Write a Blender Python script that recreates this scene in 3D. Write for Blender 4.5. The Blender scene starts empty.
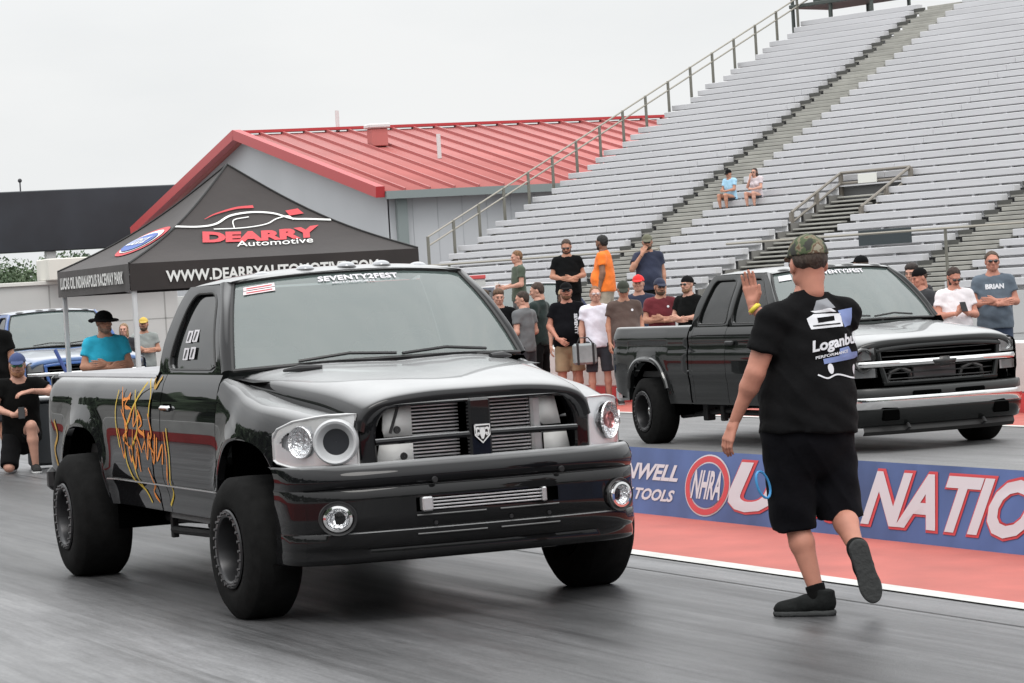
import bpy, math, random
import numpy as np
from mathutils import Vector, Matrix
random.seed(7); rng = np.random.default_rng(7)
SC = bpy.context.scene
COL = SC.collection
PI = math.pi
# ---------------------------------------------------------------- camera
YAW, ROLL, FPX, CAMH = math.radians(21.7), 0.06, 3050.0, 1.68
PITCH = math.atan((341.5 - 293.0) / FPX)
cam = bpy.data.cameras.new('camera'); camo = bpy.data.objects.new('camera', cam); COL.objects.link(camo)
cam.sensor_width = 36; cam.lens = FPX / 1024 * 36; cam.clip_start = 0.3; cam.clip_end = 5000
_R = Vector((math.cos(YAW), -math.sin(YAW), 0)); _Fw = Vector((math.sin(YAW) * math.cos(PITCH), math.cos(YAW) * math.cos(PITCH), -math.sin(PITCH)))
_U = _R.cross(_Fw)
_r = _R * math.cos(ROLL) - _U * math.sin(ROLL); _u = _U * math.cos(ROLL) + _R * math.sin(ROLL)
camo.matrix_world = Matrix(((_r.x, _u.x, -_Fw.x, 0), (_r.y, _u.y, -_Fw.y, 0), (_r.z, _u.z, -_Fw.z, CAMH), (0, 0, 0, 1)))
SC.camera = camo
# ---------------------------------------------------------------- world: bright overcast
SUN_EL, SUN_AZ = math.radians(58), math.radians(200)   # azimuth clockwise from +Y
w = bpy.data.worlds.new('World'); SC.world = w; w.use_nodes = True
nt = w.node_tree; N = nt.nodes; L = nt.links; N.clear()
out = N.new('ShaderNodeOutputWorld'); bg = N.new('ShaderNodeBackground'); bg.inputs[1].default_value = 1.0
sky = N.new('ShaderNodeTexSky'); sky.sky_type = 'NISHITA'; sky.sun_disc = False
sky.sun_elevation = SUN_EL; sky.sun_rotation = SUN_AZ; sky.dust_density = 4; sky.air_density = 1
sk = N.new('ShaderNodeVectorMath'); sk.operation = 'SCALE'; sk.inputs[3].default_value = 0.06
L.new(sky.outputs[0], sk.inputs[0])
tc = N.new('ShaderNodeTexCoord'); sep = N.new('ShaderNodeSeparateXYZ'); L.new(tc.outputs['Generated'], sep.inputs[0])
mp = N.new('ShaderNodeMapping'); mp.inputs['Scale'].default_value = (3, 3, 9); L.new(tc.outputs['Generated'], mp.inputs[0])
no = N.new('ShaderNodeTexNoise'); no.inputs['Scale'].default_value = 2.2; no.inputs['Detail'].default_value = 6; L.new(mp.outputs[0], no.inputs['Vector'])
cr = N.new('ShaderNodeValToRGB'); cr.color_ramp.elements[0].position = .3; cr.color_ramp.elements[0].color = (.90, .92, .93, 1)
cr.color_ramp.elements[1].position = .62; cr.color_ramp.elements[1].color = (.99, 1.0, 1.0, 1)
L.new(no.outputs[0], cr.inputs[0])
hz = N.new('ShaderNodeMapRange'); hz.inputs[1].default_value = .09; hz.inputs[2].default_value = .75; hz.inputs[3].default_value = .99; hz.inputs[4].default_value = 2.5
L.new(sep.outputs[2], hz.inputs[0])
m1 = N.new('ShaderNodeVectorMath'); m1.operation = 'SCALE'; L.new(cr.outputs[0], m1.inputs[0]); L.new(hz.outputs[0], m1.inputs[3])
mx = N.new('ShaderNodeMix'); mx.data_type = 'RGBA'; mx.inputs[0].default_value = .9
L.new(sk.outputs[0], mx.inputs[6]); L.new(m1.outputs[0], mx.inputs[7]); L.new(mx.outputs[2], bg.inputs[0]); L.new(bg.outputs[0], out.inputs[0])
sun = bpy.data.lights.new('sun', 'SUN'); sun.energy = 1.1; sun.angle = math.radians(25); sun.color = (1, .97, .93)
suno = bpy.data.objects.new('sun', sun); COL.objects.link(suno)
_d = Vector((math.sin(SUN_AZ) * math.cos(SUN_EL), math.cos(SUN_AZ) * math.cos(SUN_EL), math.sin(SUN_EL)))
suno.rotation_euler = _d.to_track_quat('Z', 'Y').to_euler(); suno.location = (0, 0, 60)
SC.view_settings.view_transform = 'Standard'; SC.view_settings.look = 'None'; SC.view_settings.exposure = 0.0; SC.view_settings.gamma = 1
try: SC.view_settings.use_curve_mapping = False
except Exception: pass
SC.cycles.max_bounces = 8; SC.cycles.transparent_max_bounces = 12
# ---------------------------------------------------------------- materials
MATS = {}
def mat(name, col=(.5, .5, .5), rough=.5, metal=0, coat=0, noise=None, bump=None, spec=.5, ior=1.5, emit=None, alpha=1, sheen=0, cr=.03):
    """noise=(scale, amount, (sx,sy,sz)); bump=(scale, strength, (sx,sy,sz))"""
    if name in MATS: return MATS[name]
    m = bpy.data.materials.new(name); m.use_nodes = True; t = m.node_tree; b = t.nodes['Principled BSDF']
    b.inputs['Base Color'].default_value = (*col, 1); b.inputs['Roughness'].default_value = rough; b.inputs['Metallic'].default_value = metal
    b.inputs['Coat Weight'].default_value = coat; b.inputs['Coat Roughness'].default_value = cr; b.inputs['IOR'].default_value = ior
    b.inputs['Specular IOR Level'].default_value = spec; b.inputs['Sheen Weight'].default_value = sheen; b.inputs['Alpha'].default_value = alpha
    if emit: b.inputs['Emission Color'].default_value = (*emit[:3], 1); b.inputs['Emission Strength'].default_value = emit[3]
    def tex(sc, v, det=5):
        c = t.nodes.new('ShaderNodeTexCoord'); mp = t.nodes.new('ShaderNodeMapping'); mp.inputs['Scale'].default_value = v
        n = t.nodes.new('ShaderNodeTexNoise'); n.inputs['Scale'].default_value = sc; n.inputs['Detail'].default_value = det
        t.links.new(c.outputs['Object'], mp.inputs[0]); t.links.new(mp.outputs[0], n.inputs['Vector']); return n
    if noise:
        n = tex(noise[0], noise[2] if len(noise) > 2 else (1, 1, 1)); r = t.nodes.new('ShaderNodeValToRGB'); a = noise[1]
        r.color_ramp.elements[0].position = .3; r.color_ramp.elements[1].position = .7
        r.color_ramp.elements[0].color = (*[max(0, c * (1 - a)) for c in col], 1); r.color_ramp.elements[1].color = (*[min(1, c * (1 + a)) for c in col], 1)
        t.links.new(n.outputs[0], r.inputs[0]); t.links.new(r.outputs[0], b.inputs['Base Color'])
    if bump:
        n = tex(bump[0], bump[2] if len(bump) > 2 else (1, 1, 1), 4); bp = t.nodes.new('ShaderNodeBump'); bp.inputs['Strength'].default_value = bump[1]; bp.inputs['Distance'].default_value = .02
        t.links.new(n.outputs[0], bp.inputs['Height']); t.links.new(bp.outputs[0], b.inputs['Normal'])
    MATS[name] = m; return m
def glass_mat(name, tint=(.45, .52, .5), ior=1.9, dark=.5, base=(.03, .04, .04)):
    m = bpy.data.materials.new(name); m.use_nodes = True; t = m.node_tree; t.nodes.clear()
    o = t.nodes.new('ShaderNodeOutputMaterial'); tr = t.nodes.new('ShaderNodeBsdfTransparent'); tr.inputs[0].default_value = (*tint, 1)
    df = t.nodes.new('ShaderNodeBsdfDiffuse'); df.inputs[0].default_value = (*base, 1)
    gl = t.nodes.new('ShaderNodeBsdfGlossy'); gl.inputs[1].default_value = .015
    f0 = ((ior - 1) / (ior + 1)) ** 2; lw_ = t.nodes.new('ShaderNodeLayerWeight'); lw_.inputs[0].default_value = .5
    pw_ = t.nodes.new('ShaderNodeMath'); pw_.operation = 'POWER'; pw_.inputs[1].default_value = 5; t.links.new(lw_.outputs['Facing'], pw_.inputs[0])
    fr = t.nodes.new('ShaderNodeMath'); fr.operation = 'MULTIPLY_ADD'; fr.inputs[1].default_value = 1 - f0; fr.inputs[2].default_value = f0; t.links.new(pw_.outputs[0], fr.inputs[0])
    a = t.nodes.new('ShaderNodeMixShader'); a.inputs[0].default_value = dark; t.links.new(tr.outputs[0], a.inputs[1]); t.links.new(df.outputs[0], a.inputs[2])
    b = t.nodes.new('ShaderNodeMixShader'); t.links.new(fr.outputs[0], b.inputs[0]); t.links.new(a.outputs[0], b.inputs[1]); t.links.new(gl.outputs[0], b.inputs[2])
    t.links.new(b.outputs[0], o.inputs[0]); MATS[name] = m; return m
# ---------------------------------------------------------------- object helpers
def tag(o, label=None, cat=None, group=None, kind=None):
    if label: o['label'] = label
    if cat: o['category'] = cat
    if group: o['group'] = group
    if kind: o['kind'] = kind
    return o
def empty(name, loc=(0, 0, 0), rz=0, label=None, cat=None, group=None):
    o = bpy.data.objects.new(name, None); COL.objects.link(o); o.location = loc; o.rotation_euler = (0, 0, rz); o.empty_display_size = .1
    return tag(o, label, cat, group)
def mk(name, V, Fc, m, parent=None, sharp=35, mi=None, smooth=True):
    me = bpy.data.meshes.new(name); me.from_pydata([tuple(v) for v in V], [], [tuple(f) for f in Fc])
    ms = m if isinstance(m, (list, tuple)) else [m]
    for x in ms: me.materials.append(x)
    if mi is not None: me.polygons.foreach_set('material_index', list(mi))
    if smooth and len(me.polygons):
        me.polygons.foreach_set('use_smooth', [True] * len(me.polygons))
        if sharp and sharp < 180: me.set_sharp_from_angle(angle=math.radians(sharp))
    me.update()
    o = bpy.data.objects.new(name, me); COL.objects.link(o)
    if parent: o.parent = parent
    return o
class MB:
    def __init__(s): s.v = []; s.f = []; s.mi = []; s.m = 0
    def add(s, V, Fc):
        n = len(s.v); s.v += [tuple(map(float, p)) for p in V]; s.f += [tuple(n + i for i in f) for f in Fc]; s.mi += [s.m] * len(Fc); return s
    def box(s, x0, x1, y0, y1, z0, z1, M=None):
        V = [(x0, y0, z0), (x1, y0, z0), (x1, y1, z0), (x0, y1, z0), (x0, y0, z1), (x1, y0, z1), (x1, y1, z1), (x0, y1, z1)]
        if M is not None: V = [tuple(M @ Vector(p)) for p in V]
        return s.add(V, [(0, 3, 2, 1), (4, 5, 6, 7), (0, 1, 5, 4), (1, 2, 6, 5), (2, 3, 7, 6), (3, 0, 4, 7)])
    def bbox(s, x0, x1, y0, y1, z0, z1, b=.01, M=None):  # chamfered box
        b = min(b, (x1 - x0) * .45, (y1 - y0) * .45, (z1 - z0) * .45)
        V = []; F_ = []
        for sx, X in ((-1, x0), (1, x1)):
            for sy, Y in ((-1, y0), (1, y1)):
                for sz, Z in ((-1, z0), (1, z1)):
                    V += [(X, Y - sy * b, Z - sz * b), (X - sx * b, Y, Z - sz * b), (X - sx * b, Y - sy * b, Z)]
        def i(a, b_, c, k): return ((a * 2 + b_) * 2 + c) * 3 + k
        for a in (0, 1): F_.append([i(a, 0, 0, 0), i(a, 1, 0, 0), i(a, 1, 1, 0), i(a, 0, 1, 0)][::(1 if a else -1)])
        for a in (0, 1): F_.append([i(0, a, 0, 1), i(0, a, 1, 1), i(1, a, 1, 1), i(1, a, 0, 1)][::(1 if a else -1)])
        for a in (0, 1): F_.append([i(0, 0, a, 2), i(1, 0, a, 2), i(1, 1, a, 2), i(0, 1, a, 2)][::(1 if a else -1)])
        for a in (0, 1):
            for c in (0, 1):
                F_.append((i(a, c, 0, 0), i(a, c, 1, 0), i(a, c, 1, 1), i(a, c, 0, 1)))
                F_.append((i(a, 0, c, 0), i(a, 1, c, 0), i(a, 1, c, 2), i(a, 0, c, 2)))
                F_.append((i(0, a, c, 1), i(1, a, c, 1), i(1, a, c, 2), i(0, a, c, 2)))
                for d in (0, 1): F_.append((i(a, c, d, 0), i(a, c, d, 1), i(a, c, d, 2)))
        if M is not None: V = [tuple(M @ Vector(p)) for p in V]
        return s.add(V, F_)
    def tube(s, pts, r, n=8, cap=True):
        pts = [Vector(p) for p in pts]; rs = r if isinstance(r, (list, tuple)) else [r] * len(pts); V = []; F_ = []; up = None
        for i, p in enumerate(pts):
            t = (pts[min(i + 1, len(pts) - 1)] - pts[max(i - 1, 0)]).normalized()
            if up is None: up = Vector((0, 0, 1)) if abs(t.z) < .9 else Vector((1, 0, 0))
            a = t.cross(up).normalized(); up = a.cross(t).normalized()
            for k in range(n): q = p + (a * math.cos(2 * PI * k / n) + up * math.sin(2 * PI * k / n)) * rs[i]; V.append(tuple(q))
        for i in range(len(pts) - 1):
            for k in range(n): F_.append((i * n + k, i * n + (k + 1) % n, (i + 1) * n + (k + 1) % n, (i + 1) * n + k))
        if cap: F_.append(tuple(range(n))[::-1]); F_.append(tuple((len(pts) - 1) * n + k for k in range(n)))
        return s.add(V, F_)
    def bar(s, p, q, w=.02, h=None):
        p = Vector(p); q = Vector(q); h = h or w; t = (q - p).normalized(); up = Vector((0, 0, 1)) if abs(t.z) < .95 else Vector((0, 1, 0))
        a = t.cross(up).normalized() * (w / 2); b = a.cross(t).normalized() * (h / 2)
        V = [p - a - b, p + a - b, p + a + b, p - a + b, q - a - b, q + a - b, q + a + b, q - a + b]
        return s.add(V, [(3, 2, 1, 0), (4, 5, 6, 7), (0, 1, 5, 4), (1, 2, 6, 5), (2, 3, 7, 6), (3, 0, 4, 7)])
    def lathe(s, prof, c, ax='x', n=32, closed=False):
        V = []; F_ = []; m = len(prof)
        for k in range(n):
            a = 2 * PI * k / n
            for (h, r) in prof:
                u, v = r * math.cos(a), r * math.sin(a)
                V.append({'x': (c[0] + h, c[1] + u, c[2] + v), 'y': (c[0] + u, c[1] + h, c[2] + v), 'z': (c[0] + u, c[1] + v, c[2] + h)}[ax])
        for k in range(n):
            k2 = (k + 1) % n
            for j in range(m - 1 + (1 if closed else 0)): F_.append((k * m + j, k * m + (j + 1) % m, k2 * m + (j + 1) % m, k2 * m + j))
        return s.add(V, F_)
    def ball(s, c, r, n=12, m=8):
        r = r if isinstance(r, (tuple, list)) else (r, r, r); V = []; F_ = []
        for j in range(m + 1):
            p = PI * j / m
            for k in range(n): a = 2 * PI * k / n; V.append((c[0] + r[0] * math.sin(p) * math.cos(a), c[1] + r[1] * math.sin(p) * math.sin(a), c[2] + r[2] * math.cos(p)))
        for j in range(m):
            for k in range(n): F_.append((j * n + k, (j + 1) * n + k, (j + 1) * n + (k + 1) % n, j * n + (k + 1) % n))
        return s.add(V, F_)
    def grid(s, P, flip=False, skip=None):
        nu, nv = len(P), len(P[0]); V = [p for r in P for p in r]; F_ = []
        for i in range(nu - 1):
            for j in range(nv - 1):
                if skip and skip(i, j): continue
                f = (i * nv + j, (i + 1) * nv + j, (i + 1) * nv + j + 1, i * nv + j + 1); F_.append(f[::-1] if flip else f)
        return s.add(V, F_)
    def mirror(s):
        n = len(s.v); s.v += [(-x, y, z) for x, y, z in s.v]; s.f += [tuple(n + i for i in f[::-1]) for f in list(s.f)]; s.mi += list(s.mi); return s
    def build(s, name, m, parent=None, sharp=35, thick=0, bevel=0):
        o = mk(name, s.v, s.f, m, parent, sharp, s.mi)
        if thick: md = o.modifiers.new('thick', 'SOLIDIFY'); md.thickness = abs(thick); md.offset = -1 if thick > 0 else 1
        if bevel: md = o.modifiers.new('bevel', 'BEVEL'); md.width = bevel; md.segments = 2; md.limit_method = 'ANGLE'; md.angle_limit = math.radians(40)
        return o
def cr1(P, n):
    """Catmull-Rom through rows of points P (k,3) -> n samples per span"""
    P = np.asarray(P, float); Q = np.vstack([2 * P[0] - P[1], P, 2 * P[-1] - P[-2]]); o = []
    for i in range(len(P) - 1):
        a, b, c, d = Q[i:i + 4]
        for t in np.linspace(0, 1, n, endpoint=False): o.append(.5 * ((2 * b) + (c - a) * t + (2 * a - 5 * b + 4 * c - d) * t * t + (3 * b - a - 3 * c + d) * t ** 3))
    o.append(P[-1]); return np.array(o)
def cr2(R, nu, nv):
    R = [cr1(r, nv) for r in R]; R = np.array(R); k, m, _ = R.shape; out = cr1(R.reshape(k, -1), nu); return out.reshape(-1, m, 3)
def ipl(x, xs, ys): return float(np.interp(x, xs, ys))
def smooth_ip(x, pts):
    """monotone-ish smooth interpolation of (x,y) pairs"""
    xs = [p[0] for p in pts]; ys = [p[1] for p in pts]
    if x <= xs[0]: return ys[0]
    if x >= xs[-1]: return ys[-1]
    i = int(np.searchsorted(xs, x) - 1); h = xs[i + 1] - xs[i]; t = (x - xs[i]) / h
    def sl(j):
        if j <= 0: return (ys[1] - ys[0]) / (xs[1] - xs[0])
        if j >= len(xs) - 1: return (ys[-1] - ys[-2]) / (xs[-1] - xs[-2])
        a = (ys[j] - ys[j - 1]) / (xs[j] - xs[j - 1]); b = (ys[j + 1] - ys[j]) / (xs[j + 1] - xs[j])
        return 0 if a * b <= 0 else 2 * a * b / (a + b)
    m0, m1_ = sl(i), sl(i + 1)
    return (2 * t ** 3 - 3 * t * t + 1) * ys[i] + (t ** 3 - 2 * t * t + t) * h * m0 + (-2 * t ** 3 + 3 * t * t) * ys[i + 1] + (t ** 3 - t * t) * h * m1_
_txt = {}
def text2d(body, size=1.0, bold=0.0, shear=0.0, sub=0, space=1.0):
    """flat text mesh: (verts (n,2), faces), x centred, baseline y=0"""
    cu = bpy.data.curves.new('t', 'FONT'); cu.body = body; cu.size = size; cu.offset = bold; cu.shear = shear; cu.align_x = 'CENTER'; cu.space_character = space; cu.resolution_u = 3; cu.fill_mode = 'FRONT'
    o = bpy.data.objects.new('t', cu); COL.objects.link(o); dg = bpy.context.evaluated_depsgraph_get(); dg.update()
    me = bpy.data.meshes.new_from_object(o.evaluated_get(dg)); bpy.data.objects.remove(o)
    V = [(v.co.x, v.co.y) for v in me.vertices]; F_ = [tuple(p.vertices) for p in me.polygons]; bpy.data.meshes.remove(me); bpy.data.curves.remove(cu)
    return V, F_
def write(mb, body, fn, size=1, bold=0, shear=0, width=None, height=None, space=1.0):
    """add lettering to a mesh builder; fn(u,v)->xyz; width/height rescale the text box (u centred, v from 0)"""
    V, F_ = text2d(body, size, bold, shear, space=space); xs = [v[0] for v in V]; ys = [v[1] for v in V]
    x0, x1, y0, y1 = min(xs), max(xs), min(ys), max(ys); sx = (width / (x1 - x0)) if width else 1; sy = (height / (y1 - y0)) if height else 1; cx = (x0 + x1) / 2
    mb.add([fn((x - cx) * sx, (y - (y0 if height else 0)) * sy) for x, y in V], F_)
def disc2(mb, fn, cx, cy, rx, ry, n=28, r0=0):
    if r0:
        V = [fn(cx + rx * k * math.cos(2 * PI * i / n), cy + ry * k * math.sin(2 * PI * i / n)) for i in range(n) for k in (1, r0)]
        mb.add(V, [(2 * i, 2 * ((i + 1) % n), 2 * ((i + 1) % n) + 1, 2 * i + 1) for i in range(n)])
    else: mb.add([fn(cx + rx * math.cos(2 * PI * i / n), cy + ry * math.sin(2 * PI * i / n)) for i in range(n)], [tuple(range(n))])
def stroke2(mb, fn, pts, w, n=6):
    """painted stroke along a smooth 2d path"""
    P = cr1([(x, y, 0) for x, y in pts], n) if n > 1 else np.array([(x, y, 0) for x, y in pts]); V = []; m = len(P)
    for i in range(m):
        t = P[min(i + 1, m - 1)] - P[max(i - 1, 0)]; l = math.hypot(t[0], t[1]) or 1; nx, ny = -t[1] / l, t[0] / l; ww = (w if not callable(w) else w(i / (m - 1))) / 2
        V += [fn(P[i][0] + nx * ww, P[i][1] + ny * ww), fn(P[i][0] - nx * ww, P[i][1] - ny * ww)]
    mb.add(V, [(2 * i, 2 * i + 1, 2 * i + 3, 2 * i + 2) for i in range(m - 1)])
def poly2(mb, fn, pts): mb.add([fn(x, y) for x, y in pts], [tuple(range(len(pts)))])
# ================================================================ the setting
def sheet(name, x0, x1, y0, y1, z, m, kind='structure'):
    return tag(MB().add([(x0, y0, z), (x1, y0, z), (x1, y1, z), (x0, y1, z)], [(0, 1, 2, 3)]).build(name, m), kind=kind)
def asphalt(name, base, streak, dark, rough=.55, groove_shade=None, hi=.0):
    m = bpy.data.materials.new(name); m.use_nodes = True; t = m.node_tree; b = t.nodes['Principled BSDF']; nn = t.nodes.new; lk = t.links.new
    c = nn('ShaderNodeTexCoord')
    def noise(sc, v, det=6, rg=.55):
        mp = nn('ShaderNodeMapping'); mp.inputs['Scale'].default_value = v; n = nn('ShaderNodeTexNoise'); n.inputs['Scale'].default_value = sc; n.inputs['Detail'].default_value = det; n.inputs['Roughness'].default_value = rg
        lk(c.outputs['Object'], mp.inputs[0]); lk(mp.outputs[0], n.inputs['Vector']); return n.outputs[0]
    def ramp(s, p0, p1, c0, c1):
        r = nn('ShaderNodeValToRGB'); r.color_ramp.elements[0].position = p0; r.color_ramp.elements[1].position = p1; r.color_ramp.elements[0].color = (*[c0] * 3, 1); r.color_ramp.elements[1].color = (*[c1] * 3, 1); lk(s, r.inputs[0]); return r.outputs[0]
    def mul(a, b_):
        x = nn('ShaderNodeMath'); x.operation = 'MULTIPLY'; lk(a, x.inputs[0])
        if isinstance(b_, (int, float)): x.inputs[1].default_value = b_
        else: lk(b_, x.inputs[1])
        return x.outputs[0]
    v = ramp(noise(1.3, (2.0, .09, 1), 8, .62), .3, .7, 1 - streak, 1 + streak * .7)
    v = mul(v, ramp(noise(6, (3.0, .22, 1), 8, .7), .3, .7, 1 - streak * .6, 1 + streak * .5))
    v = mul(v, ramp(noise(2.2, (1, .8, 1), 8, .75), .35, .72, .86, 1.12))
    v = mul(v, ramp(noise(.35, (1, .35, 1)), .35, .65, 1 - dark, 1.05))
    v = mul(v, ramp(noise(3.2, (4.5, .035, 1), 3, .5), .56, .64, 1.0, .72)) if groove_shade else v
    v = mul(v, ramp(noise(45, (1, 1, 1), 4), .3, .7, .80, 1.18))
    if groove_shade:
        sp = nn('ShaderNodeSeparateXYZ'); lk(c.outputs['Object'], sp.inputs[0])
        mr = nn('ShaderNodeMapRange'); mr.inputs[1].default_value = groove_shade[0]; mr.inputs[2].default_value = groove_shade[0] + groove_shade[3]; mr.inputs[3].default_value = 1; mr.inputs[4].default_value = groove_shade[2]; mr.interpolation_type = 'SMOOTHSTEP'; lk(sp.outputs[0], mr.inputs[0])
        mr2 = nn('ShaderNodeMapRange'); mr2.inputs[1].default_value = groove_shade[1] - groove_shade[3]; mr2.inputs[2].default_value = groove_shade[1]; mr2.inputs[3].default_value = 0; mr2.inputs[4].default_value = 1 - groove_shade[2]; mr2.interpolation_type = 'SMOOTHSTEP'; lk(sp.outputs[0], mr2.inputs[0])
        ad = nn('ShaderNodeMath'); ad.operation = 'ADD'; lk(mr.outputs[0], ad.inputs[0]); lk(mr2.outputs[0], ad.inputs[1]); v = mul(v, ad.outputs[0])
    cm = nn('ShaderNodeVectorMath'); cm.operation = 'SCALE'; cm.inputs[0].default_value = base; lk(v, cm.inputs[3]); lk(cm.outputs[0], b.inputs['Base Color'])
    rr = ramp(noise(2.2, (1.6, .08, 1)), .3, .7, rough - .10, rough + .12); lk(rr, b.inputs['Roughness']); b.inputs['Specular IOR Level'].default_value = .35
    bp = nn('ShaderNodeBump'); bp.inputs['Strength'].default_value = .25; bp.inputs['Distance'].default_value = .01; lk(noise(90, (1, 1, 1), 3), bp.inputs['Height']); lk(bp.outputs[0], b.inputs['Normal'])
    MATS[name] = m; return m
asphalt('ground_asphalt', (.20, .20, .20), .15, .2, .75)
asphalt('track_near', (.165, .165, .17), .52, .26, .42, groove_shade=(3.9, 7.5, .45, .8))  # rubbered groove, its colour darkened further as shadow under the truck
asphalt('track_far', (.16, .16, .162), .18, .15, .6)
sheet('ground', -600, 1500, -60, 2500, -.012, MATS['ground_asphalt'])
# unseen foliage is added further down to darken the paintwork's reflections
sheet('grass_field', -600, 1500, 190, 2500, -.006, mat('field', (.09, .13, .05), .9, noise=(.05, .3)))
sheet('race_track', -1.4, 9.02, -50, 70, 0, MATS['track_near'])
sheet('race_track_far_lane', 9.02, 17.8, -50, 70, 0, MATS['track_far'])
line_m = mat('line_white', (.50, .50, .48), .6, noise=(3, .14, (1, 1, 1)))
redg = mat('red_paint', (.38, .088, .068), .7, noise=(2.4, .14, (1, .6, 1)), bump=(60, .15))
sheet('white_line', 7.66, 7.80, -50, 24, .008, line_m); sheet('white_line', 16.25, 16.38, -50, 60, .008, line_m)
sheet('red_strip', 7.80, 9.2, -50, 24, .004, redg); sheet('red_strip', 16.38, 17.8, -50, 60, .004, redg)
# expansion seams and rubber marks left on the concrete
jm = mat('seam_dark', (.06, .06, .06), .9)
sheet('track_seam', 7.30, 7.312, -50, 60, .003, jm); sheet('track_seam', 2.30, 2.31, -50, 60, .003, jm)
rbm = mat('rubber_mark', (.085, .085, .087), .42, noise=(1.2, .3, (3, .1, 1)))
for xa, wd in ((4.45, .30), (5.02, .10), (6.25, .26), (3.55, .16)): pass
# -------- banner on its low barrier
ban = empty('banner_barrier', (9.18, 5, 0), 0, 'long low blue race banner with white lettering along the red strip', 'banner')
blu = mat('banner_blue', (.075, .125, .29), .45, noise=(1.2, .35), spec=.3)
YB0, YB1, HB = -2.0, 22.0, .48
nb = 60; P = []
def bfn(y, z):   # slightly slumped vinyl face; y runs along the barrier, z up
    return (9.10 + .10 * (z / HB) - 9.18 + .002 * math.sin(y * 5.1 + z * 4) + .001 * math.sin(y * 13), y - 5, z)
P = [[bfn(YB0 + (YB1 - YB0) * i / 240, HB * j / 6) for j in range(7)] for i in range(241)]
MB().grid(P, flip=True).build('banner_face', blu, ban)
MB().box(.125, .22, YB0 - 5, YB1 - 5, 0, HB - .03).build('barrier', mat('barrier_grey', (.09, .10, .13), .8, noise=(3, .2)), ban)
lt = mat('letter_white', (.60, .58, .61), .5); lr = mat('letter_red', (.55, .05, .06), .5)
# projected positions measured along the track (camera side): text reads towards -Y
def bt(yc, z0, off=.004):
    return lambda u, v: (lambda p: (p[0] - off, p[1], p[2]))(bfn(yc - u, z0 + v))
def blet(body, yc, z0, wd, ht, bold=.02, shear=.28, outl=.03):
    a = MB(); write(a, body, bt(yc, z0 - .0, .004), 1, bold + outl, shear, wd + .02, ht + .035, 1.0); a.build('lettering', lr, ban)
    b = MB(); write(b, body, bt(yc, z0 + .0175, .008), 1, bold, shear, wd, ht, 1.0); b.build('lettering', lt, ban)
blet('U.S.', 18.24, .07, 1.66, .34, .035)
blet('NATIONALS', 15.30, .07, 3.66, .34, .035)
b = MB(); write(b, 'CORNWELL', bt(20.72, .25), 1, .035, .3, 1.55, .12); write(b, 'QUALITY TOOLS', bt(20.78, .09), 1, .035, .3, 1.62, .10); b.build('lettering', lt, ban)
EY = 19.44
a = MB(); disc2(a, bt(EY, .245), 0, 0, .37, .215, 40); a.build('emblem', lt, ban)
a = MB(); disc2(a, bt(EY, .245, .007), 0, 0, .355, .205, 40, .80); a.build('emblem', lr, ban)
a = MB(); disc2(a, bt(EY, .245, .0075), 0, 0, .27, .155, 40); a.build('emblem', mat('emblem_blue', (.05, .09, .25), .5), ban)
a = MB(); write(a, 'NHRA', bt(EY, .15, .011), 1, .03, .25, .48, .20); a.build('lettering', lt, ban)
# -------- concrete walls
wallw = mat('wall_white', (.62, .62, .60), .7, noise=(1.5, .12, (1, 1, 1)), bump=(12, .1)); wallr = mat('wall_red', (.55, .05, .05), .6, noise=(2, .15))
def barrier_wall(x0, x1, y0, y1, h, label, lower=.3, side=-1):
    r = empty('concrete_wall', ((x0 + x1) / 2, (y0 + y1) / 2, 0), 0, label, 'wall'); cx, cy = (x0 + x1) / 2, (y0 + y1) / 2
    MB().bbox(x0 - cx, x1 - cx, y0 - cy, y1 - cy, lower, h, .02).build('upper_wall', wallw, r)
    MB().box(x0 - cx - .015, x1 - cx + .015, y0 - cy, y1 - cy, 0, lower).build('painted_base', wallr, r)
    j = MB(); n = int((y1 - y0) / 3.6)
    for i in range(1, n): yy = y0 - cy + i * 3.6; j.box(x0 - cx - .018, x1 - cx + .018, yy - .01, yy + .01, .0, h + .003)
    j.build('panel_joint', mat('joint', (.12, .12, .12), .9), r); return r
barrier_wall(17.85, 18.15, -20, 60, .80, 'white concrete barrier with red painted base beyond the far lane', .22)
barrier_wall(-1.75, -1.45, -20, 62, .95, 'white concrete barrier with red painted base beside the near lane', .34)
# -------- pit wall far behind the tent
pw = empty('pit_wall', (10, 62, 0), 0, 'tall pale grey panelled wall behind the tent and blue truck', 'wall')
cpan = mat('pit_concrete', (.46, .46, .45), .85, noise=(.5, .10, (1, 1, 2)))
MB().bbox(-18, 7.2, 0, .3, 0, 2.42, .01).build('wall_panel', cpan, pw)
MB().bbox(-18, 6.6, -.06, .36, 2.42, 2.50, .01).build('coping', mat('coping', (.6, .59, .56), .7), pw)
j = MB()
for i in range(11): j.box(-17.5 + 2.44 * i, -17.47 + 2.44 * i, -.004, .01, 0, 2.40)
j.box(-18, 7.2, -.004, .01, 1.58, 1.60); j.build('panel_joint', mat('joint2', (.30, .30, .29), .9), pw)
MB().bbox(4.4, 7.2, -.4, .7, 2.50, 2.95, .02).build('cabinet', mat('cabinet_cream', (.62, .60, .55), .6), pw)
pw2 = empty('pit_wall', (27, 75, 0), 0, 'long low pale wall running behind the crowd to the grandstand', 'wall')
MB().bbox(-10.5, 2.2, 0, .3, 0, 2.1, .01).build('wall_panel', cpan, pw2)
MB().bbox(-1.0, 2.2, -.03, .33, 2.1, 2.2, .01).build('coping', mat('red_coping', (.5, .07, .07), .6), pw2)
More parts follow.
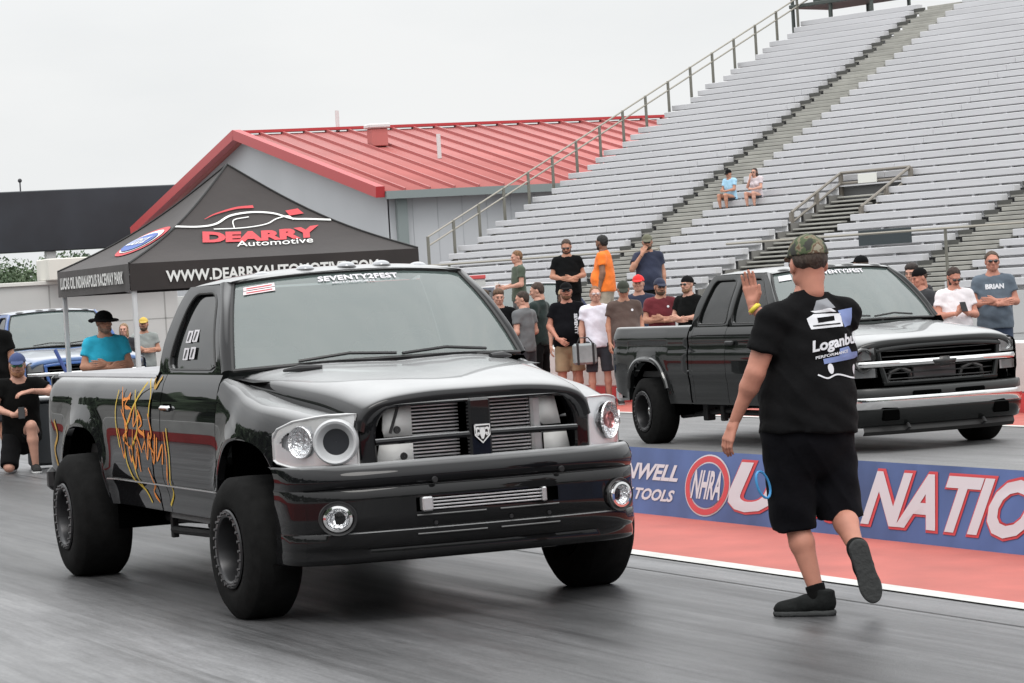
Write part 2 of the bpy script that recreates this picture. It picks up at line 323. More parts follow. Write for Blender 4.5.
# -------- dark screen on poles
sc_ = empty('video_screen', (38, 165, 0), 0, 'large black screen on pale poles behind the left side of the tent', 'screen')
MB().bbox(-16, 9.5, 0, 1.0, 5.5, 8.85, .05).build('screen_panel', mat('screen_black', (.018, .022, .028), .35, noise=(.3, .4)), sc_)
for xx in (-13.0, .85): MB().bbox(xx - .28, xx + .28, .3, .8, 0, 5.5, .03).build('pole', mat('pole_pale', (.5, .5, .49), .6), sc_)
MB().tube([(-.6, .5, 8.85), (-.6, .5, 9.4)], .04).ball((-.6, .5, 9.45), .12).build('antenna', mat('dark_metal', (.03, .03, .035), .5), sc_)
# -------- metal building with red roof
bd = empty('metal_building', (38, 108, 0), 0, 'pale grey metal building with a red standing seam roof', 'building')
Yn, Yf, Ym = 0, 36.0, 18.0; ze, za = 5.75, 9.15; X1 = 40
gw = mat('metal_siding', (.44, .45, .47), .6, noise=(.25, .05), spec=.3)
rf = mat('roof_red', (.43, .135, .125), .55, noise=(.25, .10), spec=.3)
MB().box(.5, X1, .45, .6, 0, ze - .1).build('side_wall', gw, bd)
g_ = MB(); g_.add([(.5, .45, 0), (.5, Yf - .45, 0), (.5, Yf - .45, ze - .1), (.5, Ym, za - .15), (.5, .45, ze - .1)], [(0, 1, 2, 3, 4)]); g_.build('gable_wall', gw, bd)
c_ = MB()
for i in range(1, 40): c_.box(.44 + i, .46 + i, .435, .45, 0, ze - .1)
c_.build('siding_seam', mat('seam', (.38, .39, .41), .6), bd)
r_ = MB()
def roofp(y): return ze + (za - ze) * (y / Ym)
for sgn in (0, 1):
    f = (lambda y: y) if sgn == 0 else (lambda y: Yf - y)
    r_.add([(0, f(-.0), ze), (X1, f(0), ze), (X1, f(Ym), za), (0, f(Ym), za)], [(0, 1, 2, 3)[::(1 if sgn == 0 else -1)]])
r_.build('roof', rf, bd, thick=.06)
s_ = MB()
for i in range(0, 41): s_.bar((i * 1.0 + .03, 0, ze + .06), (i * 1.0 + .03, Ym, za + .06), .07, .12)
s_.build('roof_seam', mat('roof_seam_red', (.38, .11, .105), .5), bd)
t_ = MB(); tr = mat('trim_red', (.42, .035, .04), .4)
t_.bar((0, -.1, ze), (0, Ym, za + .02), .35, .42); t_.bar((0, Yf + .1, ze), (0, Ym, za + .02), .35, .42); t_.bar((-.1, Ym, za + .12), (X1, Ym, za + .12), .5, .12); t_.build('rake_trim', tr, bd)
MB().box(.2, X1, -.22, 0, ze - .28, ze + .02).build('gutter', mat('gutter_grey', (.20, .23, .23), .5), bd)
MB().box(.75, 1.15, .2, .44, 0, ze - .28).build('downspout', mat('gutter_grey'), bd)
for (xx, yy, hh) in ((4.5, 12.6, .75),): MB().bbox(xx - .35, xx + .35, yy - .35, yy + .35, roofp(yy), roofp(yy) + hh, .04).build('roof_vent', mat('roof_red'), bd); MB().bbox(xx - .45, xx + .45, yy - .45, yy + .45, roofp(yy) + hh, roofp(yy) + hh + .2, .05).build('vent_cap', mat('vent_pale', (.6, .6, .6), .5), bd)
MB().tube([(5.6, 8.3, roofp(8.3)), (5.6, 8.3, roofp(8.3) + 1.0)], .09).build('vent_pipe', mat('vent_pale'), bd)
MB().tube([(4.6, Ym, za), (4.6, Ym, za + .9)], .09).build('vent_pipe', mat('vent_pale'), bd)
# -------- trees far behind the pit wall
leafm = [mat('leaf_%s' % k, c, .8, noise=(1.2, .35), sheen=.1) for k, c in (('mid', (.085, .125, .065)), ('dark', (.06, .095, .05)), ('pale', (.11, .15, .08)))]
bark = mat('bark', (.08, .06, .045), .9)
def tree(x, y, h, r, k, label):
    t = empty('tree', (x, y, 0), rng.random() * 6, label, 'tree', 'trees far behind the pit wall')
    mb = MB(); mb.tube([(0, 0, 0), (.1, .05, h * .3), (.0, .1, h * .62)], [.22, .17, .08], 7)
    cl = []
    for i in range(9):
        a = rng.random() * 6.28; rr = r * (.25 + .55 * rng.random()); z = h * (.45 + .42 * rng.random()); cl.append((rr * math.cos(a), rr * math.sin(a), z, r * (.32 + .2 * rng.random())))
        mb.tube([(0, .05, h * .35), (rr * .5 * math.cos(a), rr * .5 * math.sin(a), z * .8), (rr * math.cos(a), rr * math.sin(a), z)], [.09, .06, .03], 5)
    mb.build('trunk', bark, t); n = 1500; V = []; F_ = []
    for i in range(n):
        c = cl[rng.integers(len(cl))]; d = rng.normal(size=3); d /= np.linalg.norm(d); q = np.array(c[:3]) + d * c[3] * (rng.random() ** .4) * np.array([1, 1, .8])
        a = rng.normal(size=3); b_ = rng.normal(size=3); a = a / np.linalg.norm(a) * .17; b_ = b_ / np.linalg.norm(b_) * .12; V += [q - a, q + b_, q + a, q - b_]; F_.append((4 * i, 4 * i + 1, 4 * i + 2, 4 * i + 3))
    mk('crown', V, F_, leafm[k], t, smooth=False)
tl = ['broad dark green tree far behind the pit wall at the left edge', 'mid green tree far behind the pit wall beside the screen pole', 'rounded pale green tree right of the screen pole', 'dark green tree behind the pit wall near the tent corner', 'low pale green tree peeking out beside the tent canopy', 'tall mid green tree between the screen pole and tent', 'small dark tree left of the screen pole']
for i, (x, y, h, r, k) in enumerate([(46.0, 218, 6.6, 3.2, 1), (49.2, 222, 7.0, 3.4, 0), (53.4, 222, 6.4, 3.2, 2), (57.2, 224, 7.0, 3.2, 1), (60.4, 225, 6.3, 3.0, 2), (55.2, 229, 7.4, 3.2, 0), (51.2, 227, 6.0, 3.0, 1)]): tree(x, y, h, r, k, tl[i])
V = []; F_ = []
for i in range(5200):   # unseen dark leaves added beside and behind the camera to darken reflections
    if i < 3000: q = np.array([-16 - 5 * rng.random(), -45 + 175 * rng.random(), .2 + 8.5 * rng.random() ** .8])
    else: q = np.array([-16 + 90 * rng.random(), -42 - 5 * rng.random(), .2 + 9 * rng.random() ** .8])
    a = rng.normal(size=3) * .75; b_ = rng.normal(size=3) * .65; V += [q - a, q + b_, q + a, q - b_]; F_.append((4 * i, 4 * i + 1, 4 * i + 2, 4 * i + 3))
tag(mk('unseen_foliage', V, F_, leafm[1], smooth=False), 'unseen dark foliage added to darken the paint reflections', 'wood', kind='stuff')
tw = MB(); V = []; F_ = []
n = 9000
for i in range(n):
    x = -20 + 190 * rng.random(); h = 4.4 + 1.4 * math.sin(x * .35) * math.sin(x * .13 + 1) + rng.random() * 1.2; q = np.array([x, 238 + 6 * rng.random(), h * rng.random() ** .6]); a = rng.normal(size=3) * .24; b_ = rng.normal(size=3) * .2; V += [q - a, q + b_, q + a, q - b_]; F_.append((4 * i, 4 * i + 1, 4 * i + 2, 4 * i + 3))
tag(mk('far_wood', V, F_, leafm[1], smooth=False), 'far green wood along the horizon behind the pit wall', 'wood', kind='stuff')
# -------- grandstand
GX, GYW, GZ, RUN, RISE, GRZ = 30.21, 87.95, 1.32, .537, .242, math.radians(19)
gs = empty('grandstand', (GX, GYW, 0), GRZ, 'big aluminium bleacher grandstand rising to the right', 'grandstand')
al = mat('aluminium', (.50, .50, .515), .45, metal=.0, noise=(1.5, .06, (1, .2, 1)), spec=.4); ald = mat('aluminium_worn', (.31, .305, .28), .6, noise=(1.2, .15)); rail = mat('rail_grey', (.17, .165, .14), .5, metal=.3); under = mat('under_dark', (.12, .12, .12), .8)
NR = 39; gy = lambda y: y - 98.4
def aisle1(i): return 83.15, 1.7
def rowsegs(i): d = .092 * (i - 6); return [(98.4, 90.4 + d), (88.45 + d, 77.1), (75.0, 30)]
VOM = (82.0, 84.6, 13)
BN = []
for i in range(NR):
    for k, (a, b_) in enumerate(rowsegs(i)):
        if k == 1 and i < VOM[2]: BN += [(i, a, VOM[1]), (i, VOM[0], b_)]
        else: BN.append((i, a, b_))
BN.sort(key=lambda q: (q[0] < 2) * 1000 + (q[0] > 20 and q[1] == 75.0) * 500 + q[0])   # the rows that show first
rest = MB()
for n_, (i, a, b_) in enumerate(BN):
    x = i * RUN; z = GZ + i * RISE; mb = MB() if n_ < 99 else rest; yy = a + (.35 * ((i * 7) % 3) / 2 if a == 98.4 else 0)
    while yy > b_ + .05:
        y2 = max(b_, yy - 6.0); g_ = .0 if y2 == b_ else .004; mb.bbox(x - .14, x + .13, gy(y2) + g_, gy(yy) - .004, z - .175, z, .012); yy = y2
    if n_ < 99: mb.build('bench', al, gs)
tag(rest.build('bench_rows', al, gs), kind='stuff')
fb = MB(); rs_ = MB()
for i in range(NR):
    x = i * RUN; z = GZ + i * RISE - .30
    for k, (a, b_) in enumerate(rowsegs(i)):
        if k == 1 and i < VOM[2]:
            for aa, bb in ((a, VOM[1]), (VOM[0], b_)): fb.box(x - .36, x - .12, gy(bb), gy(aa), z - .04, z); rs_.box(x + .09, x + .12, gy(bb), gy(aa), z - .02, z + .20)
        else: fb.box(x - .36, x - .12, gy(b_), gy(a), z - .04, z); rs_.box(x + .09, x + .12, gy(b_), gy(a), z - .02, z + .20)
fb.build('foot_board', al, gs); rs_.build('riser', mat('riser_grey', (.80, .80, .805), .6, noise=(1, .08, (1, .3, 1))), gs)
# aisles: alternating half steps
for which in (0, 1):
    st = MB(); ns = MB()
    for i in range(NR):
        rs = rowsegs(i); a, b_ = (rs[0][1], rs[1][0]) if which == 0 else (rs[1][1], rs[2][0]); x = i * RUN; z = GZ + i * RISE
        st.bbox(x - .36, x + .16, gy(b_) + .1, gy(a) - .05, z - .34, z - .25, .01); st.bbox(x - .10, x + .16, gy(b_) + .1, gy(a) - .40, z - .22, z - .12, .01)
        ns.box(x + .14, x + .16, gy(b_) + .1, gy(a) - .05, z - .44, z - .34); ns.box(x - .37, x - .30, gy(a) - .50, gy(a) - .04, z - .28, z - .17)
    st.build('aisle_steps', ald, gs); ns.build('step_riser', mat('step_dark', (.07, .07, .065), .8), gs)
# end stringer, fascia and steel below
ed = MB(); xe, zt = (NR - 1) * RUN, GZ + (NR - 1) * RISE
ed.add([(-.4, gy(98.6), GZ - .32), (xe + .3, gy(98.6), zt - .32), (xe + .3, gy(98.6), zt - .62), (-.4, gy(98.6), GZ - .62)], [(0, 1, 2, 3)])
for i in range(0, NR, 4): ed.bar((i * RUN, gy(98.5), 0), (i * RUN, gy(98.5), GZ + i * RISE - .35), .15)
ed.build('end_frame', rail, gs)
MB().box(-.42, -.36, gy(30), gy(98.6), .0, GZ - .02 - .28).build('front_fascia', mat('fascia', (.46, .46, .46), .6, noise=(.5, .08, (1, .4, 1))), gs)
uf = MB()
uf.add([(-.3, gy(30), GZ - .9), (xe + .3, gy(30), zt - .9), (xe + .3, gy(98.5), zt - .9), (-.3, gy(98.5), GZ - .9)], [(0, 1, 2, 3)]); uf.build('under_deck', under, gs)
fu = MB()
for yy in range(32, 98, 5): fu.bar((-.2, gy(yy), 0), (-.2, gy(yy), GZ - .5), .14)
fu.build('front_column', rail, gs)
# end handrail following the rake
for i in range(6, NR + 1, 2):
    x = i * RUN - .25; z = GZ + i * RISE - .30; MB().bar((x, gy(98.75), z - .2), (x, gy(98.75), z + 1.12), .085, .05).build('rail_post', rail, gs)
hr = MB()
for dz in (1.10, .82): hr.tube([(6 * RUN - .25, gy(98.75), GZ + 6 * RISE - .30 + dz), (NR * RUN - .25, gy(98.75), GZ + NR * RISE - .30 + dz)], .028, 6)
hr.build('hand_rail', mat('rail_light', (.30, .28, .24), .5, metal=.3), gs)
# front guard rail
fr = MB(); GR = 2.62
for yy in np.arange(98.2, 30, -4.75):
    if VOM[0] < yy < VOM[1]: continue
    MB().bar((-.62, gy(yy), .9), (-.62, gy(yy), GR), .06, .05).build('rail_post', rail, gs)
for (a, b_) in ((98.4, VOM[1]), (VOM[0], 30)):
    for zz in (GR,): fr.tube([(-.62, gy(a), zz), (-.62, gy(b_), zz)], .035, 6)
fr.build('hand_rail', mat('rail_light'), gs)
# entry stair through the front rows
vs = MB(); vd = MB()
for k in range(13):
    x0 = -.35 + k * RUN; zz = GZ - .55 + k * RISE; vs.bbox(x0, x0 + .30, gy(VOM[0]) + .1, gy(VOM[1]) - .1, zz, zz + .05, .01); vs.bbox(x0 + .27, x0 + RUN, gy(VOM[0]) + .9, gy(VOM[1]) - .1, zz + .12, zz + .17, .01); vd.box(x0 + .28, x0 + .30, gy(VOM[0]) + .1, gy(VOM[1]) - .1, zz - .1, zz + .0)
    for q in (0, 1): yq = gy(VOM[q]) + (.03 if q == 0 else -.07); vd.box(x0, x0 + RUN, yq, yq + .04, zz - .3, zz + .22)
vd.build('step_riser', mat('step_mid', (.16, .155, .145), .8), gs)
vs.build('entry_steps', ald, gs)
MB().box(6.75, 6.8, gy(VOM[0]), gy(VOM[1]), .5, GZ + 11.4 * RISE).build('entry_back_wall', mat('entry_dark', (.10, .10, .10), .8), gs)
vr = MB(); XA, XB, ZA, ZB = 4.6, 6.7, 3.46, 4.52
for yy in (VOM[1] + .02, VOM[0] - .02):
    for (xx, zb, zz) in ((XA, 1.3, ZA), ((XA + XB) / 2, 1.8, (ZA + ZB) / 2), (XB, 2.2, ZB)): vr.bar((xx, gy(yy), zb), (xx, gy(yy), zz), .11, .09)
    for dz in (0, -.28): vr.tube([(XA, gy(yy), ZA + dz), (XB, gy(yy), ZB + dz)], .04, 6)
for dz in (0, -.30): vr.tube([(XB, gy(VOM[1]), ZB + dz), (XB, gy(VOM[0]), ZB + dz)], .045, 6)
vr.build('entry_rail', mat('rail_brown', (.20, .18, .155), .5, metal=.3), gs)
MB().bbox(XB - .08, XB - .04, gy(VOM[0]) + 1.2, gy(VOM[0]) + 1.9, ZB - .34, ZB - .08, .005).build('sign_plate', mat('sign_pale', (.7, .7, .66), .5), gs)
MB().bbox(1.3, 1.36, -21.1, -19.3, 2.35, 2.75, .01).build('notice_panel', mat('panel_dark', (.03, .04, .045), .5), gs)
bk = MB()
for i in range(0, NR):
    for yy in np.arange(97.5 - (i % 3) * .5, 32, -1.85):
        if 88.2 + .092 * (i - 6) < yy < 90.6 + .092 * (i - 6) or 74.9 < yy < 77.2 or (i < VOM[2] and VOM[0] < yy < VOM[1]): continue
        bk.box(i * RUN - .1, i * RUN + .02, gy(yy), gy(yy) + .09, GZ + i * RISE - .24, GZ + i * RISE - .15)
tag(bk.build('seat_brackets', al, gs), kind='stuff')
# top deck canopy frame
td = MB(); td.bbox(20.3, 22.4, -3.0, .9, 11.0, 11.13, .02)
for xx in (20.4, 22.3):
    for yy in (-2.9, -1.0, .8): td.bar((xx, yy, 9.6), (xx, yy, 12.2), .09)
td.box(20.5, 22.2, -2.8, -.1, 11.13, 11.9)
td.build('viewing_platform', mat('platform_dark', (.05, .06, .055), .6), gs)
# -------- tent
tn = empty('canopy_tent', (9.47, 31.82, 0), 0, 'black pop up canopy tent with red and white car logo', 'tent')
tf = mat('tent_black', (.022, .0165, .0155), .75, noise=(1.3, .25), bump=(2.2, .5, (1, 1, 1)), sheen=.1); h2 = 1.565
zc, zp, zb = 2.21, 3.25, 1.93
def tentface(k, s, t):  # k side index, s -1..1 along eave, t 0 eave ..1 peak ; slight sag
    r = h2 * (1 - t) ; z = zc + (zp - zc) * t - .16 * math.sin(PI * min(1, t * 1.0)) * (.65 + .35 * (1 - s * s)); r = r + 0
    x, y = s * r, -r
    for _ in range(k): x, y = y, -x
    return (x, y, z)
for k in range(4):
    MB().grid([[tentface(k, -1 + 2 * i / 16, j / 14) for j in range(15)] for i in range(17)], flip=False).build('canopy_panel', tf, tn)
    V = [[None] * 4 for _ in range(17)]
    def vf(s, z):
        x, y = s * h2, -h2 - .006 + .012 * math.sin(s * 9) * (zc - z)
        for _ in range(k): x, y = y, -x
        return (x, y, z)
    MB().grid([[vf(-1 + 2 * i / 24, zc - (zc - zb) * j / 4) for j in range(5)] for i in range(25)]).build('valance', tf, tn)
pp = MB()
for sx in (-1, 1):
    for sy in (-1, 1):
        MB().bbox(sx * (h2 - .05) - .024, sx * (h2 - .05) + .024, sy * (h2 - .05) - .024, sy * (h2 - .05) + .024, 0, zc - .02, .006).build('leg', mat('tent_leg', (.62, .63, .64), .35, metal=.3), tn)
for (a, b_) in (((-1, -1), (1, -1)), ((1, -1), (1, 1)), ((1, 1), (-1, 1)), ((-1, 1), (-1, -1))):
    q = h2 - .05
    for i in range(4):
        f = lambda t, z: (a[0] * q + (b_[0] - a[0]) * q * t, a[1] * q + (b_[1] - a[1]) * q * t, z)
        pp.bar(f(i / 4, zc - .05), f((i + 1) / 4, zc - .26), .015, .03); pp.bar(f(i / 4, zc - .26), f((i + 1) / 4, zc - .05), .015, .03)
pp.build('truss', mat('tent_leg'), tn)
se = MB()
for k in range(4): se.tube([tuple(np.array(tentface(k, -1, j / 14)) + np.array([0, 0, .006])) for j in range(15)], .012, 5)
se.build('seam_piping', mat('piping_black', (.01, .01, .01), .6), tn)
wt = mat('print_white', (.72, .72, .70), .6); rd = mat('print_red', (.50, .04, .05), .6)
vfr = lambda s, z: (s, -h2 - .022, z)
a = MB(); write(a, 'WWW.DEARRYAUTOMOTIVE.COM', lambda u, v: vfr(u - .04, 2.0 + v), 1, .03, 0, 2.3, .12); a.build('lettering', wt, tn)
a = MB(); write(a, 'LUCAS OIL INDIANAPOLIS RACEWAY PARK', lambda u, v: (-h2 - .022, -u, 2.01 + v), 1, .03, 0, 2.75, .13); a.build('lettering', wt, tn)
def tfr(u, v, off=.009):  # front panel: u metres across, v metres of slope height above eave
    v = v * 1.22 - .03; t = v / 1.75; r = h2 * (1 - t); s = u / max(r, .05); p = tentface(0, max(-1, min(1, s)), t); return (p[0], p[1] - off, p[2] + off)
a = MB(); write(a, 'DEARRY', lambda u, v: tfr(u + .02, .42 + v), 1, .06, .25, 1.35, .20); a.build('lettering', rd, tn)
a = MB(); write(a, 'Automotive', lambda u, v: tfr(u + .10, .30 + v, .013), 1, .0, .35, .85, .13); a.build('lettering', wt, tn)
a = MB(); f1 = lambda u, v: tfr(u, v, .011)
stroke2(a, f1, [(-.88, .67), (-.6, .69), (-.4, .74), (-.2, .86), (.05, .90), (.28, .86), (.45, .76), (.62, .72), (.85, .66)], .022)
stroke2(a, f1, [(-.45, .66), (-.1, .68), (.15, .72), (.28, .78), (.42, .80), (.46, .74)], .014); stroke2(a, f1, [(-.22, .68), (-.18, .80), (0, .84)], .012); a.build('car_outline', wt, tn)
a = MB(); stroke2(a, f1, [(-.5, .80), (-.35, .88), (-.1, .96), (.1, .97)], lambda t: .03 * t + .004); a.build('car_outline', rd, tn); a = MB(); poly2(a, f1, [(.44, .80), (.6, .80), (.56, .87), (.42, .87)]); a.build('car_outline', rd, tn)
def tlf(u, v, off=.009):
    t = v / 1.75; r = h2 * (1 - t); s = u / max(r, .05); p = tentface(1, max(-1, min(1, s)), t); return (p[0] - off, p[1], p[2] + off)
a = MB(); disc2(a, tlf, .1, .62, .62, .30, 40); a.build('emblem', rd, tn)
a = MB(); disc2(a, lambda u, v: tlf(u, v, .018), .1, .62, .54, .235, 40); a.build('emblem', wt, tn)
a = MB(); disc2(a, lambda u, v: tlf(u, v, .027), .1, .60, .48, .19, 40); a.build('emblem', mat('print_blue', (.06, .12, .38), .6), tn)
a = MB(); write(a, 'LUCAS OIL', lambda u, v: tlf(u + .1, .54 + v, .036), 1, .03, .2, .7, .15); a.build('lettering', wt, tn)
# ================================================================ vehicles
def car_paint(name, base, rough=.34, noise=None, sheen=0):
    if name in MATS: return MATS[name]
    m = _paint(name, base, rough, noise); t = m.node_tree; b = t.nodes['Principled BSDF']; b.inputs['Coat IOR'].default_value = 1.40
    # pale grey on up-facing faces: sky highlight painted into the colour, with some dust
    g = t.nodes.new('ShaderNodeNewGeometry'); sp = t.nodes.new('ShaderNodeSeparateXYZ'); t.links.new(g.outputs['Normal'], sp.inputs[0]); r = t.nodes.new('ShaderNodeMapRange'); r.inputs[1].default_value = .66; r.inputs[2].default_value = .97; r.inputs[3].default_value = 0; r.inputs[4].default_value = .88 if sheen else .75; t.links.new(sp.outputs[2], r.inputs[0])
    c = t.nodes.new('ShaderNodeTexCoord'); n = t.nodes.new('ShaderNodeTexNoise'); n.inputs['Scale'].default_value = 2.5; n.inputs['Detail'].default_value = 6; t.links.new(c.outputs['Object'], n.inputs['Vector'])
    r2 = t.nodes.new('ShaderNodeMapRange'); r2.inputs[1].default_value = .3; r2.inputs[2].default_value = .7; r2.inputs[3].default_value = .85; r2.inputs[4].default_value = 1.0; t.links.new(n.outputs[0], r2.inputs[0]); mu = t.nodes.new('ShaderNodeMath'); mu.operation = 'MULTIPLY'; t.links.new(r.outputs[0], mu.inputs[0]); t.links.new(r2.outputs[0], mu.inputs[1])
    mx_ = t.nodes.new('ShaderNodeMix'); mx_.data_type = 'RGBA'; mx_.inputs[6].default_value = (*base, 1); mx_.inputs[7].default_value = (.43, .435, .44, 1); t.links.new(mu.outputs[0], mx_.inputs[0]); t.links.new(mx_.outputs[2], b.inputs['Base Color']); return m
def _paint(name, base, rough, noise): return mat(name, base, rough, coat=.85, spec=0, cr=.015, noise=noise, bump=(1.1, .018, (1, 1, 1)))
blackp = car_paint('paint_black', (.006, .006, .007)); topp = car_paint('paint_black_sky_dust', (.014, .014, .015), .42, sheen=.30); trimk = mat('trim_black', (.012, .012, .013), .45); rubber = mat('tyre_rubber', (.009, .009, .009), .9, spec=.10, noise=(14, .25), bump=(50, .1))
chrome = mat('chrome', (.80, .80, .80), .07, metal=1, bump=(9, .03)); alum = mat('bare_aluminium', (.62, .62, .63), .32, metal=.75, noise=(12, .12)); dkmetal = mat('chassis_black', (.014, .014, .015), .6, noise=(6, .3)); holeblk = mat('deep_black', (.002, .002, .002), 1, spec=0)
gl_side = glass_mat('glass_side', (.16, .17, .17), 1.55, .45, (.012, .014, .014)); gl_ws = glass_mat('glass_windscreen', (.55, .63, .61), 2.2, .45, (.15, .195, .185)); gl_lamp = glass_mat('glass_lamp', (.93, .94, .95), 1.35, .0); sealm = mat('rubber_seal', (.015, .015, .015), .5)
seatm = mat('seat_cloth', (.07, .07, .072), .9)
def star(poly, c, n):
    """radial resample of a closed polygon around c"""
    P = np.array(poly, float); out = []
    for k in range(n):
        a = 2 * PI * k / n; d = np.array([math.cos(a), math.sin(a)]); best = None
        for i in range(len(P)):
            p, q = P[i] - c, P[(i + 1) % len(P)] - c; e = q - p; den = d[0] * e[1] - d[1] * e[0]
            if abs(den) < 1e-12: continue
            t = (p[0] * e[1] - p[1] * e[0]) / den; s = (p[0] * d[1] - p[1] * d[0]) / den
            if t > 0 and -1e-9 <= s <= 1 + 1e-9 and (best is None or t > best): best = t
        out.append(c + d * best)
    return np.array(out)
def rounded(poly, r, n=5):
    P = np.array(poly, float); o = []; m = len(P); rr = r if isinstance(r, (list, tuple)) else [r] * m
    for i in range(m):
        a, b, c = P[i - 1], P[i], P[(i + 1) % m]; u = a - b; v = c - b; lu, lv = np.linalg.norm(u), np.linalg.norm(v); k = min(rr[i], lu * .48, lv * .48); p, q = b + u / lu * k, b + v / lv * k
        for j in range(n + 1): t = j / n; o.append((1 - t) ** 2 * p + 2 * t * (1 - t) * b + t * t * q)
    return np.array(o)
def wheel(parent, name_, x, y, r, w, rr, side, bolts=True, cap=None, turn=0, hub=.06):
    g = MB(); hw_ = w / 2
    prof = [(-hw_ * .82, rr), (-hw_ * .98, rr + .03), (-hw_, rr + (r - rr) * .35), (-hw_ * .985, r - .085), (-hw_ * .93, r - .045), (-hw_ * .76, r - .008), (-hw_ * .70, r), (0, r + .003), (hw_ * .70, r), (hw_ * .76, r - .008), (hw_ * .93, r - .045), (hw_ * .985, r - .085), (hw_, rr + (r - rr) * .35), (hw_ * .98, rr + .03), (hw_ * .82, rr)]
    g.lathe(prof, (0, 0, 0), 'x', 56); t = g.build('tyre', rubber, None, 50)
    o = empty('wheel'); o.parent = parent; o.location = (x, y, r - .004); o.rotation_euler = (0, 0, turn); t.parent = o
    s = side; h = MB(); f = hw_ * s
    h.lathe([(f * .98, rr + .012), (f * 1.03, rr + .006), (f * 1.04, rr - .02), (f * 1.0, rr - .03), (f * .92, rr - .035), (f * .15, rr - .05), (f * .10, rr * .55), (f * .30, rr * .40), (f * .34, hub), (f * .42, hub * .8), (f * .42, 0.001)], (0, 0, 0), 'x', 48)
    h.build('rim', mat('rim_dark', (.035, .035, .037), .35, metal=.6), o)
    if bolts:
        b = MB()
        for k in range(24): a = 2 * PI * k / 24; b.lathe([(0, .0085), (s * .012, .0085), (s * .012, 0)], (f * 1.035, (rr - .006) * math.cos(a), (rr - .006) * math.sin(a)), 'x', 6)
        b.build('bolt_ring', mat('bolt_steel', (.12, .12, .125), .4, metal=.8), o)
    if cap: MB().lathe([(f * .34, .055), (f * .5, .05), (f * .56, .035), (f * .58, 0.001)], (0, 0, 0), 'x', 24).build('hub_cap', cap, o)
    bk = MB(); bk.lathe([(-f * .9, rr), (-f * .5, rr - .03), (-f * .2, rr - .04), (-f * .15, .001)], (0, 0, 0), 'x', 32); bk.build('rim_back', dkmetal, o)
    return o
class Truck:
    def __init__(s, P): s.__dict__.update(P)
    def arch(s, y, k):   # bottom edge height of the side at y for arch k
        c, w_, zb, top, e = s.arches[k]; u = abs(y - c) / w_
        return zb + (top - zb) * (1 - u ** e) ** (1 / e) if u < 1 else -1
    def zbot(s, y): return max(s.sill(y), s.arch(y, 0), s.arch(y, 1))
    def sx(s, y, z):
        x = s.hw * smooth_ip(z, s.prof) + s.taper(y)
        for c, w_, zb, top, e in s.arches:
            dz = z - (zb - .0); rr = math.hypot((y - c) / w_, max(0, dz) / (top - zb)); x += s.flare * math.exp(-((rr - 1.0) / s.flw) ** 2)
        return x
def side_panel(T, y0, y1, ztop, side, nrow=16, lip=.05, extra_top=None, dy=.02):
    ys = list(np.linspace(y0, y1, max(3, int((y1 - y0) / dy)))); P = []
    for y in ys:
        zb = T.zbot(y); zt = ztop(y); col = []
        if lip: col += [(T.sx(y, zb) - lip, y, zb + .012), (T.sx(y, zb) - .008, y, zb)]
        for j in range(nrow + 1): z = zb + (zt - zb) * j / nrow; col.append((T.sx(y, z), y, z))
        if extra_top: col += [(T.sx(y, zt) + dx, y, zt + dz) for dx, dz in extra_top]
        P.append([(side * p[0], p[1], p[2]) for p in col])
    return MB().grid(P, flip=(side < 0))
def truck_sides(T, root, paint, seams):
    for side in (-1, 1):
        for (nm, y0, y1, zt, ext) in seams:
            side_panel(T, y0, y1, zt, side, extra_top=ext).build(nm, paint, root, 60)
        # dark wheel houses
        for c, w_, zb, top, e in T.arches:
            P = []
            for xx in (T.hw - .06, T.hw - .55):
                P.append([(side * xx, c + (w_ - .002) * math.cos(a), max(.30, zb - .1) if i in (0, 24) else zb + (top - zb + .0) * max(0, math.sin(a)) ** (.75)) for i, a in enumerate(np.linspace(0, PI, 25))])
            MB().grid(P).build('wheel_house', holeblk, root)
            MB().box(*sorted((side * (T.hw - .55), side * (T.hw - .56))), c - w_, c + w_, .45, top).build('wheel_house', holeblk, root)
